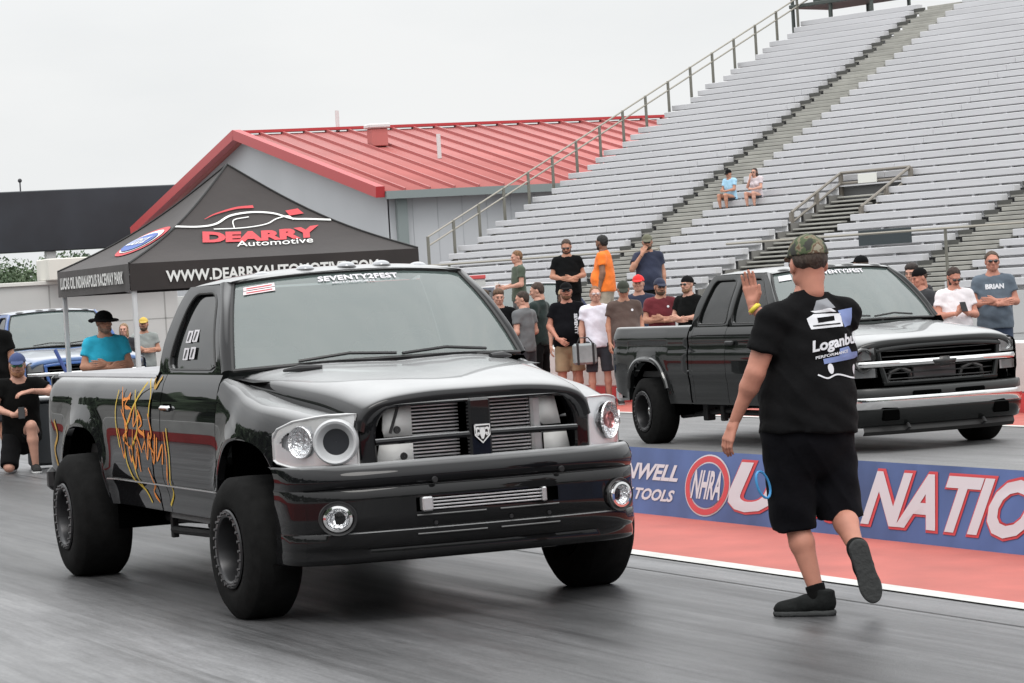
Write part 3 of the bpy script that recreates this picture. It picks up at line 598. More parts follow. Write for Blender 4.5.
def cab_top(T, root, paint, K):
    """K: dict of greenhouse data"""
    zb, zr, xb, xr = K['zb'], K['zr'], K['xb'], K['xr']
    def gx(z): t = (z - zb) / (zr - zb); return xb + (xr - xb) * (t ** 1.25) + .012 * math.sin(PI * min(1, max(0, t)))
    for side in (-1, 1):
        for reg, win in K['regions']:
            c = np.mean(np.array(win), axis=0); inner = rounded(win, K.get('wr', .07)); n = 72
            O = star(rounded(reg, .03), c, n); I = star(inner, c, n); mid = I + (O - I) * .25; V = []; F_ = []
            for k in range(n):
                for (p, dx) in ((O[k], 0), (mid[k], .0), (I[k], -.004), (I[k] * .985 + c * .015, -.028)): V.append((side * (gx(p[1]) + dx), p[0], p[1]))
            for k in range(n):
                k2 = (k + 1) % n
                for j in range(3): f = (4 * k + j, 4 * k2 + j, 4 * k2 + j + 1, 4 * k + j + 1); F_.append(f if side > 0 else f[::-1])
            MB().add(V, F_).build('window_surround', paint, root, 40)
            sl = MB(); sl.tube([(side * (gx(p[1]) - .003), p[0], p[1]) for p in list(I) + [I[0]]], .008, 5, False); sl.build('window_seal', sealm, root)
            P_ = [(side * (gx(p[1]) - .022), p[0], p[1]) for p in I]; cc = (side * (gx(c[1]) - .016), c[0], c[1]); MB().add(P_ + [cc], [(k, (k + 1) % n, n)[::side] for k in range(n)]).build('side_window', gl_side, root, 180)
    # pillar between windscreen edge and side ring, following K['ws'] (bottom->top) and K['pf'] (front edge of ring)
    ws = np.array(K['ws']); pf = [(gx(z), y, z) for y, z in K['pf']]
    W_ = cr1(ws, 8); S_ = cr1(np.array(pf), 8); n = min(len(W_), len(S_))
    W_ = W_[np.linspace(0, len(W_) - 1, n).astype(int)]; S_ = S_[np.linspace(0, len(S_) - 1, n).astype(int)]
    for side in (-1, 1):
        P = []
        for a, b in zip(W_, S_):
            m = (a + b) / 2 + np.array([.022, -.022, .012]); col = cr1(np.array([a, a * .6 + m * .4 + np.array([.002, -.006, .004]), m, b * .6 + m * .4 + np.array([.006, 0, .002]), b]), 3); P.append([(side * p[0], p[1], p[2]) for p in col])
        MB().grid(P, flip=side > 0).build('front_pillar', paint, root, 60)
    # windscreen: rows bottom->top, bowed forward in the middle
    rows = []
    for t in np.linspace(0, 1, 9):
        e = W_[int(round(t * (n - 1)))]; row = []
        for s_ in np.linspace(-1, 1, 17): bow = K['bow'] * (1 - abs(s_) ** 2.2) * (1 - .55 * t); row.append(((e[0] - .006) * s_, e[1] - bow + .008, e[2] + K.get('rise', .03) * (1 - s_ * s_) * (.6 + .4 * t) - .004))
        rows.append(row)
    MB().grid(rows, flip=True).build('windscreen', gl_ws, root, 180)
    sm = MB(); b0 = [tuple(np.array(p) + np.array([0, -.006, .004])) for p in rows[0]]; b1 = [tuple(np.array(p) + np.array([0, -.006, .004])) for p in rows[-1]]
    sm.tube(b0, .012, 5); sm.tube(b1, .010, 5)
    for k in (0, -1): sm.tube([tuple(np.array(r[k]) + np.array([0, -.006, .002])) for r in rows], .012, 5)
    sm.build('windscreen_seal', sealm, root)
    tintb = MB(); tb = [[tuple(np.array(p) + np.array([0, .012, -.006])) for p in rows[-1]], [tuple(np.array(p) * .55 + np.array(q) * .45 + np.array([0, .012, -.006])) for p, q in zip(rows[-1], rows[-2])]]
    tintb.grid(tb).build('sunstrip', mat('sunstrip', (.10, .105, .105), .4), root)
    # roof
    top = rows[-1]; ye, zc_ = K['roof_y'], K['roof_z']; R_ = []
    hx = [0, .3, .55, .78, .92, 1.0]
    for (yy, xs, zz, ze_) in K['roof']:
        R_.append([(s_ * xs, yy + K['bow'] * .45 * (s_ * s_) * (1 if (yy, xs, zz, ze_) == K['roof'][0] else 0), zz - (zz - ze_) * (abs(s_) ** 3.2)) for s_ in [-h for h in hx[::-1]] + hx[1:]])
    MB().grid([list(map(tuple, r)) for r in cr2([np.array(r) for r in R_], 6, 4)]).build('roof', K.get('top', paint), root, 60)
    # cab back with window
    yb = K['back_y']; B = MB(); n_ = 10
    def bx(t): z = K['back_z0'] + (K['roof'][-1][3] - K['back_z0']) * t; return (gx(max(zb, z)) if z > zb else T.hw * .97) - .004, yb(t), z
    P = []
    for t in np.linspace(0, 1, n_): x_, y_, z_ = bx(t); P.append([(x_ * s_, y_ + .015 * (1 - abs(s_) ** 4), z_) for s_ in np.linspace(-1, 1, 11)])
    MB().grid(P, flip=False).build('cab_back', paint, root, 60)
    # interior
    it = MB(); iy = K['int']
    for sx_ in ((-.42, .42) if not K.get('crew') else (-.42, .42)):
        for yy in iy: it.bbox(sx_ - .26, sx_ + .26, yy - .02, yy + .14, .75, zb + .13, .05); it.bbox(sx_ - .26, sx_ + .26, yy - .48, yy, .72, .86, .05); it.bbox(sx_ - .13, sx_ + .13, yy + .05, yy + .14, zb + .13, zb + .30, .04)
    it.build('seat', seatm, root)
    ds = MB(); dy = K['dash']; ds.bbox(-T.hw + .12, T.hw - .12, dy, dy + .42, zb - .40, zb - .03, .05); ds.box(-T.hw + .08, T.hw - .08, dy - .2, K['cab_end'] - .05, .45, .60); ds.build('dashboard', mat('dash_grey', (.10, .10, .10), .7), root)
    sw = MB(); c = (K.get('sw', .40), dy + .50, zb + .0); sw.tube([(c[0] + .19 * math.cos(a), c[1] - .06 * math.sin(a), c[2] + .18 * math.sin(a)) for a in np.linspace(0, 2 * PI, 25)], .015, 6, False); sw.tube([c, (c[0], c[1] - .2, c[2] - .08)], .03, 6); sw.build('steering_wheel', trimk, root)
    return rows, gx
# ---------------------------------------------------------------- black drag pickup in the foreground
R1 = empty('pickup_truck', (5.75, 15.95, 0), 0, 'black single cab pickup with open grille and orange scribble on its door', 'pickup truck')
T1 = Truck(dict(hw=.985, flare=.038, flw=.22, prof=[(.30, .915), (.42, .935), (.52, .955), (.62, .968), (.655, .985), (.675, .995), (.8, 1.0), (.95, 1.0), (1.1, .993), (1.2, .975), (1.27, .955), (1.31, .93)],
    arches=[(.03, .56, .42, .965, 3.0), (3.73, .56, .42, .975, 3.0)], sill=lambda y: .49 if y < 4.2 else .49 + (y - 4.2) * .20, taper=lambda y: (-.03 * max(0, (-y - .2) / .4) ** 2 if y < 0 else 0) - (.10 * max(0, (y - 4.55) / .41) ** 3)))
belt1 = lambda y: 1.315
truck_sides(T1, R1, blackp, [('door', .628, 1.80, belt1, None), ('cab_corner', 1.812, 2.0, belt1, None), ('bed_side', 2.03, 4.96, lambda y: 1.12 , [(-.006, .04), (-.018, .08), (-.036, .115), (-.062, .145), (-.095, .165), (-.135, .172), (-.15, .16), (-.152, -.20)])])
def plan1(x):  # front face of headlight / fender nose
    return smooth_ip(abs(x), [(0, -.985), (.35, -.965), (.60, -.90), (.72, -.86), (.82, -.79), (.90, -.69), (.95, -.58), (.985, -.45)])
zc1 = lambda y: smooth_ip(y, [(-.9, 1.085), (-.6, 1.115), (-.3, 1.15), (0, 1.185), (.35, 1.245), (.63, 1.298)])
for side in (-1, 1):
    P = []; nu = 64
    for i in range(nu + 1):
        u = i / nu; col = []
        # section control points: lip, side..., crown, valley
        def sec(y):
            q = max(0, min(1, (y + .05) / .65)); q = q * q; k = 1 - .62 * q; zb = T1.zbot(y); z_ = zc1(y); zs = z_ - .20 + .11 * q; pts = []
            pts += [(T1.sx(y, zb) - .05, zb + .012), (T1.sx(y, zb) - .006, zb)]
            for j in range(1, 11): z = zb + (zs - zb) * j / 10; pts.append((T1.sx(y, z), z))
            x0 = T1.sx(y, zs)
            ctl = np.array([(x0 + .002, zs - .05, 0), (x0, zs, 0), (x0 - .02 * k, z_ - .11 * (.45 + .55 * k), 0), (x0 - .055 * k, z_ - .045 * (.5 + .5 * k), 0), (x0 - .11 * k, z_ - .008, 0), (x0 - .18 * k, z_, 0), (x0 - .25 * k, z_ - .012, 0), (x0 - .31 * k, z_ - .03, 0)]); c = cr1(ctl, 3)[4:]
            return pts + [(q[0], q[1]) for q in c]
        m = len(sec(0))
        for j in range(m):
            xr = sec(-.45 if j > 11 else 0)[j][0]; y0 = -.46 if j < 11 else (plan1(min(xr, .985)) + .0)
            y = y0 + (.62 - y0) * u; q = sec(y)[j]; col.append((side * q[0], y, q[1]))
        P.append(col)
    MB().grid(P, flip=side < 0).build('fender', blackp, R1, 60)
# hood
HD = []
for (y, pts) in [(-.955, [(0, 1.135), (.25, 1.132), (.45, 1.12), (.545, 1.10), (.60, 1.06), (.625, 1.0)]),
                 (-.965, [(0, 1.175), (.25, 1.172), (.46, 1.155), (.57, 1.13), (.63, 1.08), (.652, 1.01)]),
                 (-.93, [(0, 1.208), (.25, 1.206), (.46, 1.188), (.58, 1.155), (.648, 1.10), (.672, 1.02)]),
                 (-.80, [(0, 1.240), (.25, 1.238), (.46, 1.222), (.60, 1.185), (.665, 1.13), (.685, 1.04)]),
                 (-.45, [(0, 1.285), (.28, 1.286), (.48, 1.270), (.62, 1.235), (.695, 1.175), (.71, 1.08)]),
                 (-.05, [(0, 1.318), (.30, 1.322), (.52, 1.306), (.67, 1.270), (.745, 1.21), (.755, 1.12)]),
                 (.28, [(0, 1.338), (.34, 1.345), (.56, 1.330), (.72, 1.297), (.795, 1.24), (.80, 1.15)]),
                 (.60, [(0, 1.350), (.34, 1.362), (.58, 1.350), (.76, 1.318), (.845, 1.265), (.85, 1.17)])]:
    hb = lambda x: .0 if y > .3 else 0
    row = [(x, y + (.045 * (x / .65) ** 2 if y < -.7 else 0) , z) for x, z in pts]
    HD.append(row)
def hoodP(trim=.30):
    G = cr2([np.array(r, float) for r in HD], 8, 6); return G
G = hoodP(); full = []
for r in G: full.append([tuple((-p[0], p[1], p[2])) for p in r[::-1]] + [tuple(p) for p in r[1:]])
cowl = lambda x: .28 + .32 * (abs(x) / .85) ** 2.2
for r in full:   # clip back edge to the curved windscreen base
    pass
hood = [[(p[0], min(p[1], cowl(p[0])), p[2]) for p in r] for r in full]
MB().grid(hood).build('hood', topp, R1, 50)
MB().add([(-.86, .24, 1.27), (.86, .24, 1.27), (.86, .75, 1.30), (-.86, .75, 1.30)], [(0, 1, 2, 3)]).build('cowl', trimk, R1)
# small hood vents by the windscreen
for sx_ in (-1, 1):
    MB().tube([(sx_ * .50, .10, 1.336), (sx_ * .60, .17, 1.334), (sx_ * .68, .24, 1.325)], [.012, .02, .008], 8).build('washer_nozzle', trimk, R1)
K1 = dict(top=topp, zb=1.315, zr=1.83, xb=.915, xr=.735, wr=[.06, .10, .14, .14], regions=[([(.66, 1.315), (2.0, 1.315), (1.99, 1.5), (1.92, 1.74), (1.84, 1.83), (1.20, 1.83), (1.06, 1.775), (.84, 1.55)], [(.78, 1.345), (1.80, 1.345), (1.68, 1.785), (1.16, 1.785)])],
    ws=[(.875, .575, 1.335), (.835, .70, 1.49), (.775, .87, 1.67), (.70, 1.055, 1.832)], pf=[(.66, 1.315), (.80, 1.50), (.99, 1.70), (1.20, 1.83)], bow=.26, rise=.035,
    roof_y=2, roof_z=1.9, roof=[(.925, .70, 1.868, 1.832), (1.06, .725, 1.893, 1.842), (1.25, .74, 1.905, 1.835), (1.6, .735, 1.90, 1.832), (1.82, .725, 1.885, 1.825), (1.90, .70, 1.86, 1.80)],
    back_y=lambda t: 2.0 - .14 * t ** 2.5, back_z0=1.0, int=[1.5], dash=.62, cab_end=2.0, sw=.40)
rows1, gx1 = cab_top(T1, R1, blackp, K1)
# windscreen writing and stickers
def wsmap(rows, u, v, off=.006):   # u across -1..1, v 0 bottom..1 top
    A = np.array(rows); i = v * (len(A) - 1); j = (u + 1) / 2 * (A.shape[1] - 1); i0, j0 = min(int(i), len(A) - 2), min(int(j), A.shape[1] - 2); a, b = i - i0, j - j0
    p = (A[i0, j0] * (1 - a) * (1 - b) + A[i0 + 1, j0] * a * (1 - b) + A[i0, j0 + 1] * (1 - a) * b + A[i0 + 1, j0 + 1] * a * b); return (p[0], p[1] - off, p[2] + off * .8)
a = MB(); write(a, 'SEVENTY2FEST', lambda u, v: wsmap(rows1, .02 + u, .895 + v), 1, .03, .1, .70, .060, 1.05); write(a, 'MOTORSPORTS', lambda u, v: wsmap(rows1, -.04 + u, .862 + v), 1, .01, .1, .36, .018); a.build('windscreen_lettering', lt, R1)
a = MB()
for zz in (.885, .835): poly2(a, lambda u, v: wsmap(rows1, u, v, .007), [(-.92, zz), (-.68, zz + .012), (-.68, zz + .052), (-.92, zz + .04)])
a.build('windscreen_sticker', mat('sticker_pink', (.75, .62, .64), .5), R1)
a = MB()
for zz in (.90, .85): poly2(a, lambda u, v: wsmap(rows1, u, v, .009), [(-.90, zz), (-.70, zz + .010), (-.70, zz + .020), (-.90, zz + .010)])
a.build('windscreen_sticker', rd, R1)
wp = MB()
for x0, x1 in ((-.62, .02), (.06, .70)): wp.tube([wsmap(rows1, x0, .02, .02), wsmap(rows1, (x0 + x1) / 2, .05, .03), wsmap(rows1, x1, .03, .02)], .010, 6)
wp.build('wiper', trimk, R1)
# roof marker lamps
for k, x in enumerate((-.50, -.25, 0, .22, .46)):
    r0 = empty('roof_marker_lamp'); r0.parent = R1; r0.location = (x, 1.06 + .05 * x * x / .25, 1.893 - .03 * (abs(x) / .5) ** 3)
    MB().ball((0, 0, .004), (.052, .06, .026), 16, 8).build('lens', mat('marker_smoke', (.30, .31, .33), .08, coat=1), r0); MB().ball((0, 0, -.006), (.062, .07, .016), 16, 6).build('base', trimk, r0)
# grille shell
inn = rounded([(-.56, .80), (-.44, .755), (.44, .755), (.56, .80), (.565, 1.02), (.50, 1.125), (-.50, 1.125), (-.565, 1.02)], [.05, .08, .08, .05, .08, .06, .06, .08]); out_ = rounded([(-.645, .77), (-.50, .71), (.50, .71), (.645, .77), (.655, 1.04), (.56, 1.145), (-.56, 1.145), (-.655, 1.04)], .06)
c0 = np.array([0, .95]); n = 96; I = star(inn, c0, n); O = star(out_, c0, n); V = []; F_ = []
for k in range(n):
    for (t, dy_) in ((0, .10), (0, .0), (.12, -.012), (.5, -.012), (.9, 0), (1, .05)):
        p = I[k] + (O[k] - I[k]) * t; V.append((p[0], -.955 + .045 * (p[0] / .6) ** 2 + dy_, p[1]))
for k in range(n):
    for j in range(5): F_.append((6 * k + j, 6 * ((k + 1) % n) + j, 6 * ((k + 1) % n) + j + 1, 6 * k + j + 1))
MB().add(V, F_).build('grille_shell', blackp, R1, 40)
gb = MB(); gb.bbox(-.062, .062, -.985, -.93, .75, 1.14, .012); gb.tube([(-.57, -.925, .945), (-.3, -.955, .950), (0, -.965, .952), (.3, -.955, .950), (.57, -.925, .945)], .017, 8); gb.build('grille_bars', blackp, R1)
em = MB(); poly2(em, lambda u, v: (u, -.992, .955 + v), list(map(tuple, rounded([(-.045, .05), (.045, .05), (.042, -.01), (0, -.055), (-.042, -.01)], .012)))); em.build('emblem', mat('badge_black', (.02, .02, .02), .3), R1, thick=.008)
em = MB(); f_ = lambda u, v: (u, -1.006, .955 + v); stroke2(em, f_, [(-.042, .044), (.042, .044), (.040, -.01), (0, -.05), (-.040, -.01), (-.042, .044)], .008, 1)
poly2(em, f_, [(-.014, .03), (.014, .03), (.016, 0), (.006, -.03), (-.006, -.03), (-.016, 0)])
for s_ in (-1, 1): stroke2(em, f_, [(s_ * .012, .022), (s_ * .03, .026), (s_ * .036, .006), (s_ * .026, -.008), (s_ * .02, .004)], .011)
em.build('emblem', mat('badge_white', (.66, .66, .66), .3), R1)
# cooler stack behind the grille
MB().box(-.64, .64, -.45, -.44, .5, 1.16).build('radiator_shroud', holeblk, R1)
ic = empty('intercooler'); ic.parent = R1
for x0, x1 in ((-.34, -.075), (.075, .33)):
    fins = MB()
    for k in range(19): z = .772 + k * .0188; fins.bbox(x0, x1, -.86, -.80, z, z + .0085, .002)
    fins.build('fins', alum, ic); MB().box(x0, x1, -.80, -.79, .765, 1.135).build('core', mat('core_dark', (.06, .06, .06), .6), ic)
for pl_, fc_ in (([(-.345, .765), (-.50, .765), (-.555, .83), (-.53, .925), (-.345, .925)], (0, 1, 2, 3, 4)), ([(-.345, .965), (-.50, .965), (-.51, 1.0), (-.50, 1.125), (-.345, 1.125)], (0, 1, 2, 3, 4)), ([(.40, .775), (.50, .775), (.545, .84), (.53, .925), (.40, .925)], (4, 3, 2, 1, 0)), ([(.37, 1.0), (.37, 1.125), (.47, 1.125), (.50, .97), (.40, .97)], (0, 1, 2, 3, 4))):
    MB().add([(x, -.865, z) for x, z in pl_], [fc_]).build('end_tank', mat('tank_white', (.62, .62, .61), .5, noise=(5, .12)), ic, sharp=3, thick=.012)
MB().bbox(.332, .392, -.88, -.80, .765, 1.13, .015).build('pipe_plate', alum, ic)
b_ = MB(); b_.bar((-.47, -.88, .985), (-.42, -.88, 1.12), .014)
for p in ((-.43, 1.0), (-.40, .86)): b_.lathe([(0, .022), (-.02, .018), (-.02, .001)], (p[0], -.868, p[1]), 'y', 16)
b_.build('bracket', dkmetal, ic)
# headlights
def hl_surface(side, x0, x1, z0, z1, off=0, nx=14, nz=8, holes=()):
    P = []
    for i in range(nx + 1):
        x = x0 + (x1 - x0) * i / nx; col = []
        for j in range(nz + 1):
            t = j / nz; zt = z1 - .045 * max(0, (x - .78) / .2) ** 1.5 - .045 * max(0, (x - .93) / .053) ** 2; zb_ = z0 + .035 * max(0, (x - .90) / .083) ** 2; z = zb_ + (zt - zb_) * t; col.append((side * x, plan1(x) + off + .025 * max(0, t - .6) ** 1.2, z))
        P.append(col)
    def sk(i, j): c = P[i][j]; return any(math.hypot(abs(c[0]) + .5 * (x1 - x0) / nx - hx, c[2] + .5 * (z1 - z0) / nz - hz_) < hr for hx, hz_, hr in holes)
    return MB().grid(P, flip=side > 0, skip=sk if holes else None)
for side in (-1, 1):
    hlg = empty('headlight'); hlg.parent = R1
    if side < 0: hlg['label'] = 'headlight with a round open air intake in its inner half'
    hl_surface(side, .655, .983, .825, 1.10, -.004, 60, 50, [(.900, .965, .064), (.76, .96, .10)] if side < 0 else [(.80, .965, .094), (.925, .97, .036)]).build('bezel', mat('lamp_chrome', (.78, .78, .79), .22, metal=.6, bump=(6, .05)), hlg, 60)
    def P3(x, z, o=0): return (side * x, plan1(x) + o, z)
    fr_ = MB(); loop = [P3(x, .825 + .035 * max(0, (x - .90) / .083) ** 2, -.01) for x in np.linspace(.655, .975, 12)] + [P3(.983, z, -.01) for z in np.linspace(.87, .99, 5)] + [P3(x, 1.10 - .045 * max(0, (x - .78) / .2) ** 1.5 - .045 * max(0, (x - .93) / .053) ** 2, .0) for x in np.linspace(.97, .655, 8)]; fr_.tube(loop + [loop[0]], .007, 6, False); fr_.build('lamp_edge', mat('lamp_edge', (.55, .55, .55), .3, metal=.6), hlg)
    hl_surface(side, .67, .96, .84, 1.03, .075).build('back_plate', mat('lamp_chrome'), hlg, 60)
    # tilt frame following plan at the lamp centre
    def bowl(xc, zc, r, name, m, depth=.05, seg=32):
        yc = plan1(xc) - .012; sl = math.atan2(plan1(xc + .05) - plan1(xc - .05), .10); M = Matrix.Translation((side * xc, yc, zc)) @ Matrix.Rotation(side * sl, 4, 'Z')
        g = MB(); g.lathe([(-.010, r * 1.05), (-.018, r), (-.010, r * .93), (depth * .4, r * .8), (depth, r * .35), (depth, .001)], (0, 0, 0), 'y', seg); g.v = [tuple(M @ Vector(p)) for p in g.v]; g.build(name, m, hlg); return M
    if side < 0:
        xc, zc = .760, .960
        M = Matrix.Translation((side * xc, plan1(xc) - .012, zc)) @ Matrix.Rotation(side * .45, 4, 'Z')
        g = MB(); g.lathe([(.0, .122), (-.025, .118), (-.036, .110), (-.032, .098), (-.005, .080), (.012, .068)], (0, 0, 0), 'y', 40); g.v = [tuple(M @ Vector(p)) for p in g.v]; g.build('intake_ring', mat('intake_grey', (.50, .51, .52), .35, metal=.2), hlg)
        g = MB(); g.lathe([(.010, .070), (.012, .001)], (0, 0, 0), 'y', 40); g.v = [tuple(M @ Vector(p)) for p in g.v]; g.build('intake_hole', mat('intake_dark', (.006, .008, .012), .5), hlg)
        bowl(.900, .965, .082, 'reflector', mat('reflector', (.75, .75, .76), .10, metal=1, bump=(40, .9)), .03)
        hl_surface(side, .86, .978, .85, 1.06, -.022).build('lens', gl_lamp, hlg, 180)
    else:
        bowl(.80, .965, .098, 'reflector', mat('reflector'), .06); bowl(.80, .965, .045, 'reflector', mat('bulb_tint', (.45, .20, .20), .15, metal=.7), .02); bowl(.925, .97, .038, 'reflector', mat('reflector'), .03)
        hl_surface(side, .66, .978, .83, 1.095, -.028).build('lens', gl_lamp, hlg, 180)
# bumper
def planb(x): return smooth_ip(abs(x), [(0, -1.065), (.35, -1.05), (.62, -1.0), (.80, -.93), (.92, -.82), (.985, -.68), (1.0, -.50)])
xsb = sorted(set([round(v, 4) for v in list(np.linspace(-1.0, 1.0, 61))] + [-.40, .40, -.985, .985, -.93, .93, -.995, .995]))
prof = [(.10, .845), (.07, .842), (.045, .830), (.018, .800), (.002, .772), (.003, .748), (.016, .728), (.034, .718)]
P = [[(x, planb(x) + d, z - .012 * abs(x) ** 3) for d, z in prof] for x in xsb]
MB().grid(P, flip=False).build('bumper', blackp, R1, 60)
prof2 = [(.034, .716), (.022, .708), (.020, .655), (.020, .648), (.020, .575), (.020, .568), (.022, .50), (.034, .49), (.020, .484), (.022, .43), (.040, .405), (.052, .395), (.045, .36), (.055, .335), (.10, .322), (.22, .318)]
P = [[(x, planb(x) + d, z - .010 * abs(x) ** 3) for d, z in prof2] for x in xsb]
sk_ = lambda i, j: (j == 3) and -.41 < xsb[i] < .40
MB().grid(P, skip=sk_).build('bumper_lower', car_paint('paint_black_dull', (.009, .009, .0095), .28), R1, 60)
MB().add([(x, planb(x) + .06, z) for z in (.55, .67) for x in (-.42, -.2, 0, .2, .42)], [(i, i + 1, i + 6, i + 5) for i in range(4)]).build('opening_back', holeblk, R1)
oc = MB()
for k in range(4): oc.bbox(-.315, .30, planb(.3) + .012, planb(.3) + .05, .580 + k * .0175, .588 + k * .0175, .002)
oc.build('oil_cooler', alum, R1)
oc = MB(); oc.bbox(-.375, -.315, planb(.3) - .006, planb(.3) + .05, .574, .65, .008); oc.build('cooler_end', alum, R1); oc = MB(); oc.bbox(.30, .325, planb(.3) - .004, planb(.3) + .05, .574, .65, .006); oc.build('cooler_end', alum, R1)
gr = MB()
for z in (.555, .458):
    for xa, xb in ((-.40, -.02), (.06, .40)): gr.tube([(x, planb(x) + .016, z) for x in np.linspace(xa, xb, 8)], .0045, 5)
gr.build('plate_groove', mat('edge_grey', (.10, .10, .10), .35), R1)
lw = MB()
for x in (-.30, .12, .34): lw.lathe([(0, .012), (-.008, .009), (-.008, .001)], (x, planb(x) + .018, .51), 'y', 12)
lw.lathe([(0, .018), (-.008, .014), (-.008, .001)], (-.30, planb(-.3), .735), 'y', 12); lw.lathe([(0, .018), (-.008, .014), (-.008, .001)], (.42, planb(.42), .735), 'y', 12); lw.build('bumper_bolt', trimk, R1)
for side in (-1, 1):
    fg = empty('fog_light'); fg.parent = R1; xc = .80; M = Matrix.Translation((side * xc, planb(xc) + .000, .565)) @ Matrix.Rotation(side * .42, 4, 'Z')
    for nm, pr_, m in (('bezel', [(.01, .075), (-.012, .068), (-.014, .056), (.0, .052)], chrome), ('reflector', [(-.002, .052), (.02, .03), (.02, .001)], mat('reflector')), ('socket', [(.004, .092), (-.004, .088), (.0, .076)], trimk)):
        g = MB(); g.lathe(pr_, (0, 0, 0), 'y', 32); g.v = [tuple(M @ Vector((p[0] * 1.12, p[1], p[2]))) for p in g.v]; g.build(nm, m, fg)
    g = MB(); g.lathe([(-.010, .055), (-.018, .03), (-.020, .001)], (0, 0, 0), 'y', 32); g.v = [tuple(M @ Vector((p[0] * 1.12, p[1], p[2]))) for p in g.v]; g.build('lens', gl_lamp, fg)
# underside
uc = MB(); uc.box(-.78, .78, -.6, .55, .40, .46)
for sx_ in (-.42, .42): uc.bbox(sx_ - .045, sx_ + .045, -.8, 4.6, .42, .56, .01)
uc.tube([(-.8, 0, .40), (.8, 0, .40)], .05, 10); uc.tube([(-.8, 3.70, .40), (.8, 3.70, .40)], .055, 10); uc.ball((.05, 3.70, .40), (.17, .18, .17)); uc.ball((.25, 0, .40), (.15, .16, .15))
uc.tube([(.05, .6, .50), (.05, 3.5, .42)], .05, 8); uc.build('chassis', dkmetal, R1)
for sx_ in (-1, 1):
    tb = MB(); tb.tube([(sx_ * .60, 3.60, .36), (sx_ * .55, 2.15, .40)], .035, 8); tb.bbox(sx_ * .55 - .05, sx_ * .55 + .05, 2.0, 2.25, .34, .46, .01); tb.bbox(sx_ * .72 - .02, sx_ * .72 + .02, 2.55, 2.60, .28, .50, .004); tb.tube([(sx_ * .72, 2.58, .33), (sx_ * .72, 1.2, .36)], .028, 8); tb.build('traction_bar', dkmetal, R1)
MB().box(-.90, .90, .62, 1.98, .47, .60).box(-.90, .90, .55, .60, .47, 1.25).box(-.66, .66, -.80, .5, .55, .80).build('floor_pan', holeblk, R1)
MB().bbox(-.86, .86, 2.05, 4.90, 1.262, 1.315, .02).build('tonneau_cover', mat('cover_grey', (.27, .27, .28), .5, noise=(1.5, .1)), R1)
MB().box(-.83, .83, 2.04, 4.80, .78, .84).build('bed_floor', mat('bed_liner', (.03, .03, .03), .7), R1)
MB().grid([[(x * .925, 2.03, z) for z in (.5, 1.29, 1.31)] for x in np.linspace(-1, 1, 5)]).build('bed_front', blackp, R1); MB().bbox(-.90, .90, 4.88, 4.95, .62, 1.30, .02).build('tailgate', blackp, R1)
MB().bbox(-.95, .95, 4.95, 5.06, .50, .66, .03).build('rear_bumper', trimk, R1)
for side in (-1, 1):
    dh = MB(); hx = T1.sx(1.62, 1.13); dh.bbox(*sorted((side * (hx - .004), side * (hx + .030))), 1.56, 1.74, 1.105, 1.135, .012); dh.build('door_handle', chrome, R1); MB().bbox(*sorted((side * (hx - .012), side * (hx + .004))), 1.57, 1.73, 1.095, 1.145, .004).build('handle_recess', holeblk, R1)
    mo = MB(); mo.tube([(side * (T1.sx(y, .655) + .003), y, .652) for y in np.linspace(.66, 3.12, 30)], .006, 5); mo.build('side_moulding', mat('mould', (.35, .35, .35), .2, metal=.6), R1)
    MB().bbox(*sorted((side * .72, side * .84)), 4.952, 4.962, .90, 1.22, .004).build('tail_light', mat('tail_red', (.25, .01, .01), .15, coat=1), R1)
    gap = MB(); gap.box(*sorted((side * .80, side * .93)), 2.0, 2.03, .52, 1.15); gap.build('body_gap', holeblk, R1)
wheel(R1, 'wheel', -.975, 0, .388, .31, .205, -1, turn=.05); wheel(R1, 'wheel', .975, 0, .388, .31, .205, 1, turn=.05)
wheel(R1, 'wheel', -.965, 3.70, .400, .38, .205, -1); wheel(R1, 'wheel', .965, 3.70, .400, .38, .205, 1)
# window marker writing on the visible side, plus window stickers
def sidep(y, z, off=.004): return (-(T1.sx(y, z) + off), y, z)
org = mat('marker_orange', (.75, .24, .03), .6); yel = mat('marker_yellow', (.60, .42, .04), .6)
sf = lambda u, v: sidep(2.02 - u, v)   # u to the right in the photo = towards the front
g = MB()
strokes = [[(-.72, 1.24), (-.62, 1.05), (-.56, .90)], [(-.50, 1.20), (-.60, 1.12), (-.45, 1.10), (-.52, 1.02)], [(-.78, .98), (-.66, .80), (-.60, .95), (-.48, .78), (-.42, .98)], [(-.40, .92), (-.30, .80), (-.34, .94), (-.22, .84)], [(-.30, 1.10), (-.20, 1.02), (-.28, .98), (-.14, .94), (-.20, .86)],
           [(-.16, .98), (-.10, .80), (-.04, .96), (.04, .78), (.10, .96)], [(.14, .94), (.12, .80), (.26, .90), (.24, .78)], [(-.70, 1.10), (-.55, .98), (-.66, .92), (-.50, .86)], [(-.36, 1.16), (-.40, 1.0), (-.28, 1.06), (-.34, .90)], [(-.06, 1.08), (.02, .96), (-.04, .90), (.06, .84)], [(-.48, .88), (-.40, .74), (-.34, .86), (-.28, .72)], [(-.66, 1.16), (-.50, 1.17)], [(-.10, .75), (-.02, .66), (-.12, .60), (-.02, .54)], [(.30, .98), (.34, .80), (.30, .66)]]
for st in strokes: stroke2(g, sf, st, lambda t: .011 + .014 * math.sin(7 * t + st[0][0] * 9) ** 2)
g.build('marker_scribble', org, R1)
g = MB()
